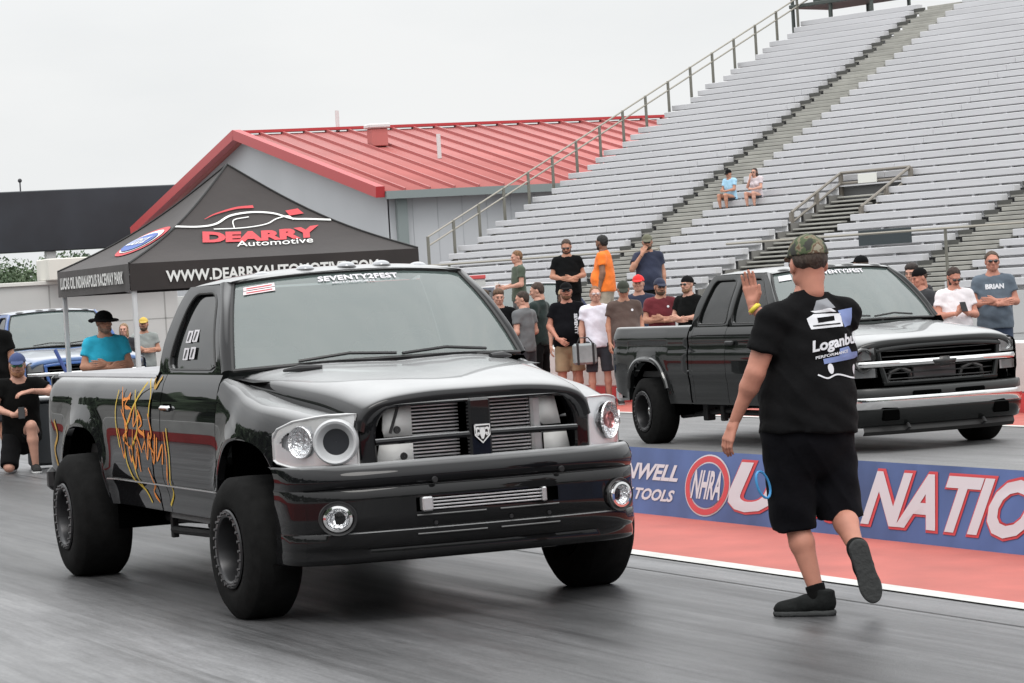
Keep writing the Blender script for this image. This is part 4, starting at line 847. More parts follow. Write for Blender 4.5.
for st in [[(-.14, 1.27), (-.34, 1.16), (-.58, .98), (-.62, .80), (-.46, .66), (-.30, .60), (-.20, .53)], [(-.10, 1.29), (-.02, 1.20), (-.04, 1.06)], [(.36, 1.0), (.40, .80), (.34, .62), (.22, .53)], [(-.40, 1.22), (-.30, 1.0), (-.46, .84), (-.34, .62)], [(-.80, 1.22), (-.84, 1.05), (-.76, .86)]]: stroke2(g, sf, st, .018)
g.build('marker_scribble', yel, R1)
g = MB()
for st in [[(.0, 1.30), (.06, 1.24), (.14, 1.30)], [(2.06 - 4.58, 1.0), (2.06 - 4.50, .9), (2.06 - 4.60, .8), (2.06 - 4.52, .66)]]: stroke2(g, sf, st, .03)
g.build('marker_scribble', mat('marker_ochre', (.45, .26, .04), .6), R1)
def swin(y, z, off=.0): return (-(gx1(z) - .018 + .004 + off), y, z)
g = MB()
for (yy, zz) in ((1.50, 1.40), (1.36, 1.405), (1.50, 1.50), (1.37, 1.505)): poly2(g, lambda u, v: swin(u, v), [(yy + .055, zz), (yy - .05, zz), (yy - .05, zz + .07), (yy + .055, zz + .07)])
g.build('window_sticker', lt, R1)
g = MB()
for (yy, zz) in ((1.50, 1.40), (1.36, 1.405), (1.50, 1.50), (1.37, 1.505)): poly2(g, lambda u, v: swin(u, v, .002), [(yy + .03, zz + .01), (yy - .0, zz + .01), (yy - .02, zz + .06), (yy + .01, zz + .06)])
g.build('window_sticker', trimk, R1)
# ---------------------------------------------------------------- black pickup in the far lane
R2 = empty('pickup_truck', (14.15, 25.65, 0), 0, 'black extended cab pickup with chrome grille bar waiting in the far lane', 'pickup truck')
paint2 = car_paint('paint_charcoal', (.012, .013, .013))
T2 = Truck(dict(hw=.925, flare=.022, flw=.14, prof=[(.28, .90), (.40, .955), (.50, .975), (.66, .985), (.70, .995), (.72, 1.0), (.9, 1.0), (1.0, .99), (1.02, .978), (1.1, .985), (1.17, .965), (1.23, .93)],
    arches=[(.0, .50, .30, .83, 2.6), (3.78, .52, .30, .87, 2.6)], sill=lambda y: .43 if y < 4.2 else .43 + (y - 4.2) * .25, taper=lambda y: -.05 * max(0, (-y - .3) / .5) ** 2 - .04 * max(0, (y - 4.45) / .3) ** 3))
truck_sides(T2, R2, paint2, [('fender', -.66, .655, lambda y: .935 + .155 * (y + .66) / 1.3, [(-.006, .025), (-.025, .05), (-.07, .068), (-.14, .072)]), ('door', .662, 1.875, lambda y: 1.21, None), ('rear_door', 1.883, 2.66, lambda y: 1.215, None), ('cab_corner', 2.664, 2.74, lambda y: 1.22, None), ('bed_side', 2.775, 4.70, lambda y: 1.205, [(-.004, .012), (-.02, .026), (-.05, .032), (-.09, .030), (-.10, .02), (-.104, -.36)])])
for side in (-1, 1):
    for c, w_, zb, top, e in T2.arches:
        m = MB(); pts = [(side * (T2.sx(y, T2.arch(y, 0 if c < 1 else 1) + .03) + .005), y, T2.arch(y, 0 if c < 1 else 1) + .028) for y in np.linspace(c - w_ + .001, c + w_ - .001, 41) if T2.arch(y, 0 if c < 1 else 1) > T2.sill(y)]
        m.tube(pts, .026, 8); m.build('arch_moulding', mat('arch_gloss', (.02, .021, .021), .2, coat=.8), R2)
    dh = MB()
    for yy in (1.74,): dh.bbox(*sorted((side * (T2.hw - .01), side * (T2.hw + .022))), yy - .09, yy + .09, 1.03, 1.075, .012)
    dh.build('door_handle', trimk, R2)
    MB().bbox(*sorted((side * .78, side * .895)), 4.63, 4.705, .80, 1.12, .02).build('tail_light', mat('tail_red'), R2)
    MB().box(*sorted((side * .76, side * .87)), 2.74, 2.775, .46, 1.19).build('body_gap', holeblk, R2)
HD2 = []
for (y, pts) in [(-.80, [(0, .985), (.3, .985), (.52, .975), (.66, .955), (.76, .93), (.82, .90)]), (-.815, [(0, 1.015), (.3, 1.015), (.52, 1.005), (.66, .988), (.76, .965), (.83, .93)]), (-.78, [(0, 1.055), (.3, 1.055), (.52, 1.05), (.67, 1.035), (.77, 1.01), (.835, .97)]),
                 (-.60, [(0, 1.09), (.3, 1.092), (.50, 1.088), (.66, 1.075), (.775, 1.055), (.835, 1.025)]), (-.2, [(0, 1.125), (.28, 1.13), (.50, 1.128), (.65, 1.112), (.77, 1.095), (.82, 1.08)]), (.25, [(0, 1.155), (.28, 1.165), (.52, 1.163), (.66, 1.148), (.77, 1.132), (.815, 1.12)]), (.70, [(0, 1.175), (.28, 1.188), (.54, 1.187), (.68, 1.176), (.78, 1.165), (.82, 1.15)])]:
    HD2.append(np.array([(x, y + (.10 * (x / .8) ** 2.5 if y < -.5 else 0), z) for x, z in pts], float))
G = cr2(HD2, 8, 6); cowl2 = lambda x: .46 + .22 * (abs(x) / .85) ** 2.2
MB().grid([[(-p[0], min(p[1], cowl2(p[0])), p[2]) for p in r[::-1]] + [(p[0], min(p[1], cowl2(p[0])), p[2]) for p in r[1:]] for r in G]).build('hood', car_paint('paint_charcoal_sky_dust', (.02, .021, .021), .42, sheen=.30), R2, 50)
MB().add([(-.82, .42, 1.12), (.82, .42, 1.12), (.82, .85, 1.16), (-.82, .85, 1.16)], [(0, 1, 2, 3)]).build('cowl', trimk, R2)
topp2 = car_paint('paint_charcoal_sky_dust', (.02, .021, .021), .42, sheen=.30)
K2 = dict(top=topp2, zb=1.215, zr=1.73, xb=.862, xr=.665, wr=[.05, .06, .08, .08], crew=True,
    regions=[([(.74, 1.215), (1.88, 1.215), (1.88, 1.73), (1.40, 1.73), (1.22, 1.66), (1.0, 1.48)], [(.90, 1.245), (1.82, 1.245), (1.82, 1.68), (1.38, 1.68)]), ([(1.88, 1.215), (2.74, 1.215), (2.70, 1.45), (2.58, 1.68), (2.52, 1.73), (1.88, 1.73)], [(1.94, 1.245), (2.62, 1.245), (2.46, 1.68), (1.94, 1.68)])],
    ws=[(.82, .71, 1.20), (.785, .87, 1.37), (.73, 1.08, 1.55), (.645, 1.29, 1.715)], pf=[(.74, 1.215), (1.0, 1.48), (1.22, 1.66), (1.40, 1.73)], bow=.22, rise=.03, roof_y=2, roof_z=1.78,
    roof=[(1.17, .645, 1.745, 1.715), (1.35, .665, 1.768, 1.73), (1.7, .67, 1.785, 1.735), (2.2, .67, 1.782, 1.735), (2.5, .66, 1.765, 1.728), (2.60, .63, 1.74, 1.70)], back_y=lambda t: 2.74 - .20 * t ** 2.2, back_z0=.95, int=[1.75, 2.5], dash=.80, cab_end=2.7, sw=.36)
rows2, gx2 = cab_top(T2, R2, paint2, K2)
MB().grid([[(x * .84, 2.775, z) for z in (.45, 1.2, 1.225)] for x in np.linspace(-1, 1, 5)]).build('bed_front', paint2, R2); MB().bbox(-.84, .84, 4.62, 4.69, .58, 1.215, .02).build('tailgate', paint2, R2); MB().bbox(-.86, .86, 4.68, 4.80, .44, .60, .03).build('rear_bumper', chrome, R2); MB().box(-.80, .80, 2.79, 4.62, .70, .76).build('bed_floor', MATS['bed_liner'], R2)
a = MB(); write(a, 'SEVENTY2FEST', lambda u, v: wsmap(rows2, .05 + u, .875 + v, .008), 1, .03, .1, .80, .075, 1.05); a.build('windscreen_lettering', lt, R2)
a = MB(); poly2(a, lambda u, v: wsmap(rows2, u, v, .008), [(-.92, .82), (-.74, .83), (-.74, .93), (-.92, .92)]); a.build('windscreen_sticker', lt, R2)
wp = MB()
for x0, x1 in ((-.60, .0), (.06, .62)): wp.tube([wsmap(rows2, x0, .03, .02), wsmap(rows2, (x0 + x1) / 2, .06, .03), wsmap(rows2, x1, .04, .02)], .010, 6)
wp.build('wiper', trimk, R2)
for k, x in enumerate((-.50, -.20, 0, .20, .50)):
    MB().ball((x, 1.30, 1.762 - .02 * (abs(x) / .5) ** 3), (.07, .06, .02), 14, 6).build('roof_marker_lamp', mat('marker_dark', (.03, .03, .03), .15, coat=1), R2)
plan2 = lambda x: smooth_ip(abs(x), [(0, -.845), (.4, -.825), (.62, -.79), (.78, -.74), (.86, -.68), (.915, -.58)])
def strip2(name, m, x0, x1, zs, off=0, n=24, tk=0, fz=None, par=None):
    P = [[(x, plan2(x) + off + d, z + (fz(x) if fz else 0)) for d, z in zs] for x in np.linspace(x0, x1, n)]; return MB().grid(P).build(name, m, par or R2, 50, thick=tk)
# grille
MB().box(-.86, .86, -.5, -.49, .3, 1.0).build('radiator_shroud', holeblk, R2)
strip2('grille_surround', paint2, -.66, .66, [(.10, .985), (-.0, .99), (-.012, .975), (-.008, .955), (.03, .95)], fz=lambda x: -.03 * (abs(x) / .66) ** 3)
strip2('grille_surround', paint2, -.60, .60, [(.04, .655), (-.006, .655), (-.012, .64), (-.0, .618), (.10, .612)])
for s_ in (-1, 1): MB().tube([(s_ * .635, plan2(.63) + .02, .965), (s_ * .62, plan2(.62) + .01, .82), (s_ * .57, plan2(.6) + .01, .64)], [.025, .022, .028], 8).build('grille_surround', paint2, R2)
bar = strip2('grille_bar', chrome, -.88, .88, [(.05, .850), (-.012, .846), (-.024, .82), (-.012, .795), (.05, .790)], n=30)
mg = MB()
for k in range(6): mg.tube([(x, plan2(x) + .05, .675 + k * .052) for x in np.linspace(-.58, .58, 10)], .006, 5)
mg.build('grille_mesh', mat('grille_dark', (.03, .03, .03), .5), R2)
ic2 = MB()
ic2.bbox(-.26, .20, -.74, -.70, .66, .79, .01); ic2.build('intercooler', mat('cooler_dark', (.10, .10, .105), .4, metal=.6), R2)
for xx in (-.40, .36): MB().tube([(xx - .12, -.72, .66), (xx - .10, -.74, .74), (xx, -.75, .775), (xx + .10, -.74, .74), (xx + .12, -.72, .66)], .022, 8).build('cooler_pipe', mat('pipe_grey', (.12, .12, .12), .3, metal=.7), R2)
bw = MB(); f_ = lambda u, v: (u, plan2(0) - .035, .812 + v); bow = [(-.125, .018), (-.055, .018), (-.05, .042), (.05, .042), (.055, .018), (.125, .018), (.105, -.022), (.05, -.022), (.045, -.045), (-.05, -.045), (-.055, -.022), (-.105, -.022)]
MB().add([f_(-.0, 0)] + [f_(x, y) for x, y in bow], [(0, 1 + i, 1 + (i + 1) % 12) for i in range(12)]).build('emblem', mat('badge_black'), R2, 180, thick=.012)
stroke2(bw, lambda u, v: (u, plan2(0) - .040, .812 + v), bow + [bow[0]], .007, 1); bw.build('emblem', mat('badge_edge', (.25, .25, .25), .3, metal=.6), R2)
smk = glass_mat('glass_smoked', (.62, .63, .63), 1.5, .12, (.05, .05, .05))
for s_ in (-1, 1):
    hd_ = empty('headlight'); hd_.parent = R2; xs_ = np.linspace(.66, .905, 9)
    for (z0, z1, nm) in ((.862, .985, 'upper_lamp'), (.70, .782, 'lower_lamp')):
        P = [[(s_ * x, plan2(x) + .03, z) for z in (z0, z1)] for x in xs_]; MB().grid(P, flip=s_ > 0).build(nm, mat('lamp_back', (.50, .50, .51), .3, metal=.4, bump=(14, .6)), hd_)
        P = [[(s_ * x, plan2(x) - .004, z - (.035 * max(0, (x - .7) / .2) if z > .95 else 0)) for z in np.linspace(z0, z1, 4)] for x in xs_]; MB().grid(P, flip=s_ > 0).build('lens', smk, hd_, 180)
    if s_ < 0:
        hd_['label'] = 'headlight with a round dark air intake ring'
        MB().lathe([(.0, .115), (-.03, .11), (-.035, .098), (-.01, .085), (.05, .08), (.05, .001)], (-.775, plan2(.775) - .0, .865), 'y', 32).build('intake_ring', mat('intake_black', (.02, .02, .02), .25, coat=1), hd_)
    else: MB().lathe([(.04, .05), (.02, .045), (.05, .02), (.05, .001)], (.76, plan2(.76), .92), 'y', 20).build('reflector', MATS['reflector'], hd_)
# bumper
strip2('bumper_cap', mat('bumper_plastic', (.018, .019, .019), .38), -.935, .935, [(.10, .60), (-.03, .598), (-.045, .58), (-.045, .535), (-.045, .52)], n=40, off=-.02)
strip2('bumper_chrome', chrome, -.935, .935, [(-.060, .515), (-.066, .50), (-.060, .425), (-.045, .408)], n=40, off=-.02)
def notch(i, P): return False
strip2('bumper_face', paint2, -.935, .935, [(-.046, .406), (-.050, .39), (-.03, .33), (.01, .255), (.08, .235)], n=40, off=-.02)
for x0, x1 in ((-.36, -.06), (.08, .40)): MB().bbox(x0, x1, -.915, -.86, .515, .56, .012).build('bumper_slot', holeblk, R2)
va = MB(); va.grid([[(x, plan2(x) + d, z) for d, z in ((.02, .26), (.0, .20), (.03, .165), (.12, .16))] for x in np.linspace(-.80, .80, 24)]); va.build('air_dam', mat('dam_black', (.012, .012, .012), .6), R2)
for s_ in (-1, 1):
    MB().bbox(*sorted((s_ * .50, s_ * .66)), -.89, -.80, .30, .40, .01).build('bumper_pocket', holeblk, R2); MB().tube([(s_ * .40, -.84, .26), (s_ * .40, -.88, .23), (s_ * .40, -.82, .20)], .015, 6).build('tow_hook', dkmetal, R2)
uc = MB(); uc.box(-.72, .72, -.55, .5, .36, .42)
for sx_ in (-.40, .40): uc.bbox(sx_ - .04, sx_ + .04, -.75, 4.5, .36, .48, .01)
uc.tube([(-.75, 3.78, .34), (.75, 3.78, .34)], .05, 10); uc.ball((.05, 3.78, .34), (.15, .16, .15)); uc.tube([(.05, .6, .42), (.05, 3.6, .36)], .045, 8); uc.build('chassis', dkmetal, R2)
for sx_ in (-1, 1):
    tb = MB(); tb.tube([(sx_ * .62, 3.6, .28), (sx_ * .60, 2.3, .36)], .03, 8); tb.bbox(sx_ * .62 - .03, sx_ * .62 + .03, 2.55, 2.63, .24, .44, .01); tb.bbox(sx_ * .62 - .05, sx_ * .62 + .05, 2.9, 3.0, .24, .48, .01); tb.tube([(sx_ * .60, 2.2, .33), (sx_ * .60, 1.5, .33)], .03, 8); tb.build('traction_bar', dkmetal, R2)
MB().box(-.84, .84, .62, 2.72, .42, .55).box(-.84, .84, .55, .60, .42, 1.10).box(-.6, .6, -.6, .5, .45, .70).build('floor_pan', holeblk, R2)
wheel(R2, 'wheel', -.84, 0, .345, .27, .205, -1, cap=chrome, turn=.0, bolts=False); wheel(R2, 'wheel', .84, 0, .345, .27, .205, 1, cap=chrome, bolts=False); wheel(R2, 'wheel', -.84, 3.80, .35, .30, .205, -1, cap=chrome, bolts=True); wheel(R2, 'wheel', .84, 3.80, .35, .30, .205, 1, cap=chrome, bolts=True)
# ================================================================ people
class SDF:
    def __init__(s, lo, hi, h):
        s.h = h; s.lo = np.array(lo, float); s.n = np.ceil((np.array(hi) - s.lo) / h).astype(int) + 1
        s.ax = [s.lo[i] + np.arange(s.n[i]) * h for i in range(3)]; s.d = np.full(s.n, 9.0, np.float32)
    def win(s, lo, hi, m):
        a = np.clip(np.floor((np.array(lo) - m - s.lo) / s.h).astype(int), 0, s.n); b = np.clip(np.ceil((np.array(hi) + m - s.lo) / s.h).astype(int) + 1, 0, s.n)
        if (b <= a).any(): return None
        sl = tuple(slice(a[i], b[i]) for i in range(3)); return sl, np.stack(np.meshgrid(*[s.ax[i][sl[i]] for i in range(3)], indexing='ij'), -1)
    def put(s, sl, v, k, sub=False):
        d = s.d[sl]
        if sub: s.d[sl] = np.maximum(d, -v); return
        if k <= 0: s.d[sl] = np.minimum(d, v); return
        hh = np.clip(k - np.abs(d - v), 0, None) / k; s.d[sl] = np.minimum(d, v) - hh * hh * k * .25
    def cone(s, a, b, ra, rb, k=.03, cut=None, B=None, o=None, ys=1.0):
        """round cone; B (3x3 rows = axes) and ys squash along B[1] about o"""
        a = np.array(a, float); b = np.array(b, float); R = max(ra, rb); w_ = s.win(np.minimum(a, b) - R, np.maximum(a, b) + R, k + 2 * s.h)
        if w_ is None: return s
        sl, P = w_; 
        if B is not None:
            S = np.array(B) / np.array([[1], [ys], [1]]); P = (P - o) @ S.T; a2 = S @ (a - o); b2 = S @ (b - o)
        else: a2, b2 = a, b
        ab = b2 - a2; L2 = max(1e-9, ab @ ab); t = np.clip(((P - a2) @ ab) / L2, 0, 1); q = P - a2 - t[..., None] * ab; v = np.sqrt((q * q).sum(-1)) - (ra + (rb - ra) * t)
        if B is not None: v = v * (.5 + .5 * min(1, ys))
        if cut: 
            e = ab / math.sqrt(L2)
            if 'b' in cut: v = np.maximum(v, (P - b2) @ e)
            if 'a' in cut: v = np.maximum(v, (a2 - P) @ e)
        s.put(sl, v, k); return s
    def ell(s, c, r, k=.02, B=None, sub=False, clip=None):
        c = np.array(c, float); r = np.array(r, float); w_ = s.win(c - r.max(), c + r.max(), k + 2 * s.h)
        if w_ is None: return s
        sl, P = w_; q = P - c
        if B is not None: q = q @ np.array(B).T
        k0 = np.sqrt(((q / r) ** 2).sum(-1)); k1 = np.sqrt(((q / (r * r)) ** 2).sum(-1)) + 1e-9; v = k0 * (k0 - 1) / k1
        for (n_, o_) in (clip or []): v = np.maximum(v, q @ np.array(n_, float) - o_)
        s.put(sl, v, k, sub); return s
    def mesh(s):
        d = s.d.copy(); d[0] = d[-1] = 9; d[:, 0] = d[:, -1] = 9; d[:, :, 0] = d[:, :, -1] = 9
        ins = d < 0; nx, ny, nz = d.shape; acc = np.zeros((nx - 1, ny - 1, nz - 1, 3)); cnt = np.zeros((nx - 1, ny - 1, nz - 1))
        cs = [(i, j, k) for i in (0, 1) for j in (0, 1) for k in (0, 1)]
        sub = lambda A, c: A[c[0]:nx - 1 + c[0], c[1]:ny - 1 + c[1], c[2]:nz - 1 + c[2]]
        for a in cs:
            for ax in range(3):
                if a[ax]: continue
                b = list(a); b[ax] = 1; da, db = sub(d, a), sub(d, b); x = (sub(ins, a) != sub(ins, b)); t = np.where(x, da / np.where(x, da - db, 1), 0)
                for q in range(3): acc[..., q] += np.where(x, a[q] + (t if q == ax else 0), 0)
                cnt += x
        m = cnt > 0; idx = -np.ones(m.shape, int); idx[m] = np.arange(m.sum()); ii = np.argwhere(m); V = (ii + acc[m] / cnt[m][:, None]) * s.h + s.lo; F_ = []
        for ax in range(3):
            u, v = [(1, 2), (2, 0), (0, 1)][ax]; A = [slice(1, -1)] * 3; A[ax] = slice(0, -1); Bs = [slice(1, -1)] * 3; Bs[ax] = slice(1, None)
            A, Bs = tuple(A), tuple(Bs); e = np.argwhere(ins[A] != ins[Bs])
            if not len(e): continue
            off = np.array([1, 1, 1]); off[ax] = 0; e = e + off; s_in = ins[tuple(e.T)]
            def at(du, dv): q = e.copy(); q[:, u] -= du; q[:, v] -= dv; return idx[tuple(q.T)]
            f = np.stack([at(1, 1), at(0, 1), at(0, 0), at(1, 0)], 1); f[~s_in] = f[~s_in][:, ::-1]; F_.append(f)
        return V, np.vstack(F_)
def npmesh(name, parts, m, parent, loc=None):
    """parts: list of (V,F) joined into one mesh; several materials allowed via third item"""
    Vs = []; Fs = []; mi = []; n = 0
    for p in parts: Vs.append(p[0]); Fs += [tuple(int(i) + n for i in f) for f in p[1]]; mi += [p[2] if len(p) > 2 else 0] * len(p[1]); n += len(p[0])
    return mk(name, np.vstack(Vs), Fs, m, parent, 0, mi)
def basis(z, y): z = np.array(z, float); z /= np.linalg.norm(z); y = np.array(y, float); y = y - z * (y @ z); y /= np.linalg.norm(y); x = np.cross(y, z); return np.array([x, y, z])   # rows = local axes
HEADC = {}
def head_mesh(h=.0065, fem=False):
    k = (h, fem)
    if k in HEADC: return HEADC[k]
    s = SDF((-.13, -.16, -.26), (.13, .15, .15), h); f = .93 if fem else 1
    s.ell((0, .012, .028), (.077, .096, .088), .0); s.ell((0, -.028, -.03), (.062 * f, .068, .088), .03); s.ell((0, -.048, -.083), (.040 * f, .040, .034), .03); s.cone((-.045 * f, .0, -.065), (.045 * f, .0, -.065), .028, .028, .03)
    s.cone((-.034, -.084, .026), (.034, -.084, .026), .012, .012, .02); s.cone((0, -.092, .012), (0, -.112, -.026), .008, .013, .010); s.cone((-.010, -.100, -.032), (.010, -.100, -.032), .009, .009, .006)
    for q in (-1, 1): s.ell((q * .078, .012, -.008), (.011, .022, .032), .008); s.ell((q * .040, -.070, -.022), (.022, .020, .018), .015); s.ell((q * .031, -.106, .006), (.016, .016, .011), sub=True)
    s.cone((-.016, -.092, -.056), (.016, -.092, -.056), .0075, .0075, .006); s.cone((-.013, -.090, -.070), (.013, -.090, -.070), .0075, .0075, .008); s.cone((0, .028, -.05), (0, .030, -.125), .056 * f, .054 * f, .025)
    HEADC[k] = s.mesh(); return HEADC[k]
HANDC = {}
def hand_mesh(kind, h=.0045):
    k = (kind, h)
    if k in HANDC: return HANDC[k]
    s = SDF((-.09, -.14, -.05), (.11, .06, .23), h); s.cone((0, 0, -.04), (0, 0, .02), .028, .029, .0, B=np.eye(3), o=np.zeros(3), ys=.8)
    for x in (-.028, -.010, .010, .028): s.cone((x * .5, 0, .015), (x * 1.02, 0, .088), .015, .0125, .008)
    c = {'open': 4, 'relaxed': 24, 'grip': 62, 'flat': 8}[kind]
    for x, L_, r in ((-.030, .066, .0085), (-.0105, .079, .0092), (.0105, .086, .0094), (.030, .076, .0092)):
        p = np.array([x, 0, .090]); a = math.radians(c * .6); sp = x * (1.2 if kind == 'open' else .4)
        for j, fr in enumerate((.45, .32, .25)): q = p + L_ * fr * np.array([sp * .8, -math.sin(a), math.cos(a)]); s.cone(p, q, r * (1 - .08 * j), r * (.94 - .1 * j), .0035); p = q; a += math.radians(c * (1.0 if j == 0 else .7))
    t = {'open': (.075, -.004), 'flat': (.05, -.012), 'relaxed': (.052, -.032), 'grip': (.035, -.055)}[kind]
    s.cone((.022, -.004, .02), (.046, t[1] * .6, .055), .0155, .0125, .010); s.cone((.046, t[1] * .6, .055), (t[0] * 1.05, t[1], .092), .0115, .0085, .004)
    HANDC[k] = s.mesh(); return HANDC[k]
def skin(t): return mat('skin_%s' % t, {'fair': (.50, .27, .20), 'tan': (.42, .21, .14), 'red': (.46, .205, .145), 'dark': (.20, .105, .07)}[t], .55, noise=(9, .12), bump=(60, .05), spec=.35)
def cloth(n, c, b=.5):
    dk = max(c) < .03; c = tuple(x * .55 for x in c) if dk else c; return mat('cloth_' + n, c, .95, noise=(5, .16), bump=(11, b, (1, 1, 1)), spec=.05 if dk else .15, sheen=.02 if dk else .1)
STAND = dict(pelvis=(0, 0, .97), chest=(0, .0, 1.32), neck=(0, .015, 1.50), head=(0, -.01, 1.655), shL=(.178, .01, 1.425), shR=(-.178, .01, 1.425), elL=(.235, .035, 1.16), elR=(-.235, .035, 1.16), wrL=(.245, -.03, .91), wrR=(-.245, -.03, .91),
    hipL=(.095, 0, .93), hipR=(-.095, 0, .93), knL=(.115, -.02, .50), knR=(-.115, -.02, .50), anL=(.125, .02, .09), anR=(-.125, .02, .09), toeL=(.15, -.15, .035), toeR=(-.15, -.15, .035))
FOLD = dict(elL=(.25, -.02, 1.17), elR=(-.25, -.02, 1.17), wrL=(.0, -.20, 1.19), wrR=(.03, -.225, 1.15), handL=((-1, -.1, .1), (0, 1, 0), 'flat'), handR=((1, .1, .12), (0, 1, 0), 'flat'))
def person(label, loc, rz, scale=1.0, fat=1.0, pose=None, face=(0, 0), skin_='fair', hair=(.05, .03, .02), hairstyle='short', shirt=('black', (.012, .012, .013)), sleeve=.55, legs=('shorts', 'khaki', (.30, .21, .13)), shoe=(.03, .03, .03), cap=None, glasses=None, beard=None, group=None, h=.017, fem=False, hem=.86, hh=.0065, sole=(.3, .3, .3), hat=None, lowest=None, sock=None, name_='person', wr=1.0, shlen=.0, hsc=1.0, ssc=1.0):
    J = {k: np.array(v, float) for k, v in STAND.items()}; HD_ = {}
    for k, v in (pose or {}).items():
        if k.startswith('hand'): HD_[k[4]] = v
        else: J[k] = np.array(v, float)
    root = empty(name_, loc, rz, label, 'person', group); root.scale = (scale,) * 3; f = fat
    X = J['shL'] - J['shR']; up = J['neck'] - J['pelvis']; Bt = basis(up, np.cross(up, X)); X_, Y_, Z_ = Bt  # Y_ = back
    if Y_ @ np.array([0, 1, 0]) < -2: pass
    Xp = J['hipL'] - J['hipR']; Bp = basis(np.array([0, 0, 1.]) * .5 + up * .5, np.cross(up, Xp))
    ysq = .62 + .22 * (f - 1) * 2
    pts = np.array([v for v in J.values()]); lo, hi = pts.min(0) - .24 * max(1, f), pts.max(0) + .2
    mids = lambda a, b, t: J[a] + (J[b] - J[a]) * t
    def torso(s, g, kk=.05):
        pe, ch, nk = J['pelvis'], J['chest'], J['neck']; fw = -Y_
        s.cone(pe, ch - Z_ * .05, .165 * f + g, .170 * (1 + (f - 1) * .7) + g, kk, B=Bt, o=pe, ys=ysq); s.cone(ch - Z_ * .06, ch + Z_ * .01, .172 * (1 + (f - 1) * .75) + g, .155 * (1 + (f - 1) * .5) + g, kk, B=Bt, o=ch, ys=.66)
        s.cone(J['shL'] - Z_ * .02, J['shR'] - Z_ * .02, .050 + g, .050 + g, kk)
        for q in 'LR': s.cone(nk - Z_ * .015, J['sh' + q], .050 + g * .5, .050 + g, kk)
        s.cone(nk - Z_ * .05, nk + Z_ * .0, .10 + g * .6, .068 + g * .5, kk)
        if f > 1.08: s.ell(pe + Z_ * .10 + fw * .05 * f, (.165 * f + g, .13 * f + g, .17 + g), kk, B=Bt)
        if fem:
            for q in (-1, 1): s.ell(ch + X_ * q * .07 + fw * .09 - Z_ * .02, (.06 + g, .055 + g, .06 + g), .03, B=Bt)
        s.ell(J['pelvis'] - Z_ * .03, (.165 * f + g, .12 * f + g, .12 + g), kk, B=Bp)
    # body: one continuous skin mesh (torso, neck, arms, legs) plus finely meshed head and hands in the same mesh
    s = SDF(lo, hi, h); torso(s, -.012)
    s.cone(J['neck'] - Z_ * .04, J['head'] - Z_ * .06, .066, .056, .03)
    for q in 'LR':
        s.cone(J['sh' + q], J['el' + q], .052 * (1 + (f - 1) * .7), .042 * (1 + (f - 1) * .5), .02); s.cone(J['el' + q], J['wr' + q], .042 * (1 + (f - 1) * .4), .027, .015)
        fl_ = J['el' + q] + (J['wr' + q] - J['el' + q]) * .28; s.cone(J['el' + q], fl_, .040, .044 * (1 + (f - 1) * .4), .02)
        s.cone(J['hip' + q], J['kn' + q], .085 * f, .056 * (1 + (f - 1) * .5), .03); cl = J['kn' + q] + (J['an' + q] - J['kn' + q]) * .35; s.cone(J['kn' + q], cl, .052 * (1 + (f - 1) * .3), .058 * (1 + (f - 1) * .2), .02); s.cone(cl, J['an' + q], .056 * (1 + (f - 1) * .2), .034, .02)
    parts = [s.mesh()]
    yaw, pit = face; a = math.radians(yaw); hy = Y_ * math.cos(a) - X_ * math.sin(a); hy = np.array([hy[0], hy[1], 0]); hy /= np.linalg.norm(hy); p_ = math.radians(pit); hz_ = np.array([0, 0, 1.]) * math.cos(p_) - hy * math.sin(p_); Bh = basis(hz_, hy)
    hV, hF = head_mesh(hh, fem); toH = lambda V: (np.asarray(V) * hsc) @ Bh + J['head']
    parts.append((toH(hV), hF))
    for q in 'LR':
        dr = J['wr' + q] - J['el' + q]; hd = HD_.get(q, (dr, (1 if q == 'R' else -1, .2, 0), 'relaxed')); z = np.array(hd[0], float); z /= np.linalg.norm(z); V, Ff = hand_mesh(hd[2]); y = -np.array(hd[1], float); Bq = basis(z, y)
        want = 1 if q == 'L' else -1   # thumb side
        V = V.copy(); V[:, 0] *= -want if len(hd) < 4 else hd[3]; flip = (-want if len(hd) < 4 else hd[3]) < 0
        parts.append((V @ Bq + J['wr' + q] + z * .01, Ff[:, ::-1] if flip else Ff))
    npmesh('body', parts, skin(skin_), root)
    # shirt
    s = SDF(lo - .03, hi + .03, h); g = .012; torso(s, g, .05); pe = J['pelvis']; hemp = pe - Z_ * (.97 - hem)
    s.cone(pe + Z_ * .12, hemp, .172 * f + g, .178 * f + g + .004, .03, cut='b', B=Bt, o=pe, ys=ysq + .05)
    for q in 'LR':
        e = mids('sh' + q, 'el' + q, sleeve); s.cone(J['sh' + q], e, .061 + (f - 1) * .04, .070 + (f - 1) * .04, .035, cut='b')
    # clip below hem and above collar
    P = np.stack(np.meshgrid(*s.ax, indexing='ij'), -1); zz = (P - hemp) @ Z_; s.d = np.maximum(s.d, (-zz).astype(np.float32)); pl_ = ((P - J['neck']) @ (Z_ * .93 + Y_ * -.36)) - .006; q_ = P - J['neck']; q_ = q_ - (q_ @ Z_)[..., None] * Z_; s.d = np.maximum(s.d, -np.maximum(-pl_, np.sqrt((q_ * q_).sum(-1)) - .098)).astype(np.float32)
    wrk = .0035 * wr * (np.sin(P[..., 0] * 31 + P[..., 2] * 17 + 2 * np.sin(P[..., 2] * 13)) * np.sin(P[..., 2] * 24 + P[..., 1] * 19 + 1.3)); s.d += wrk.astype(np.float32)
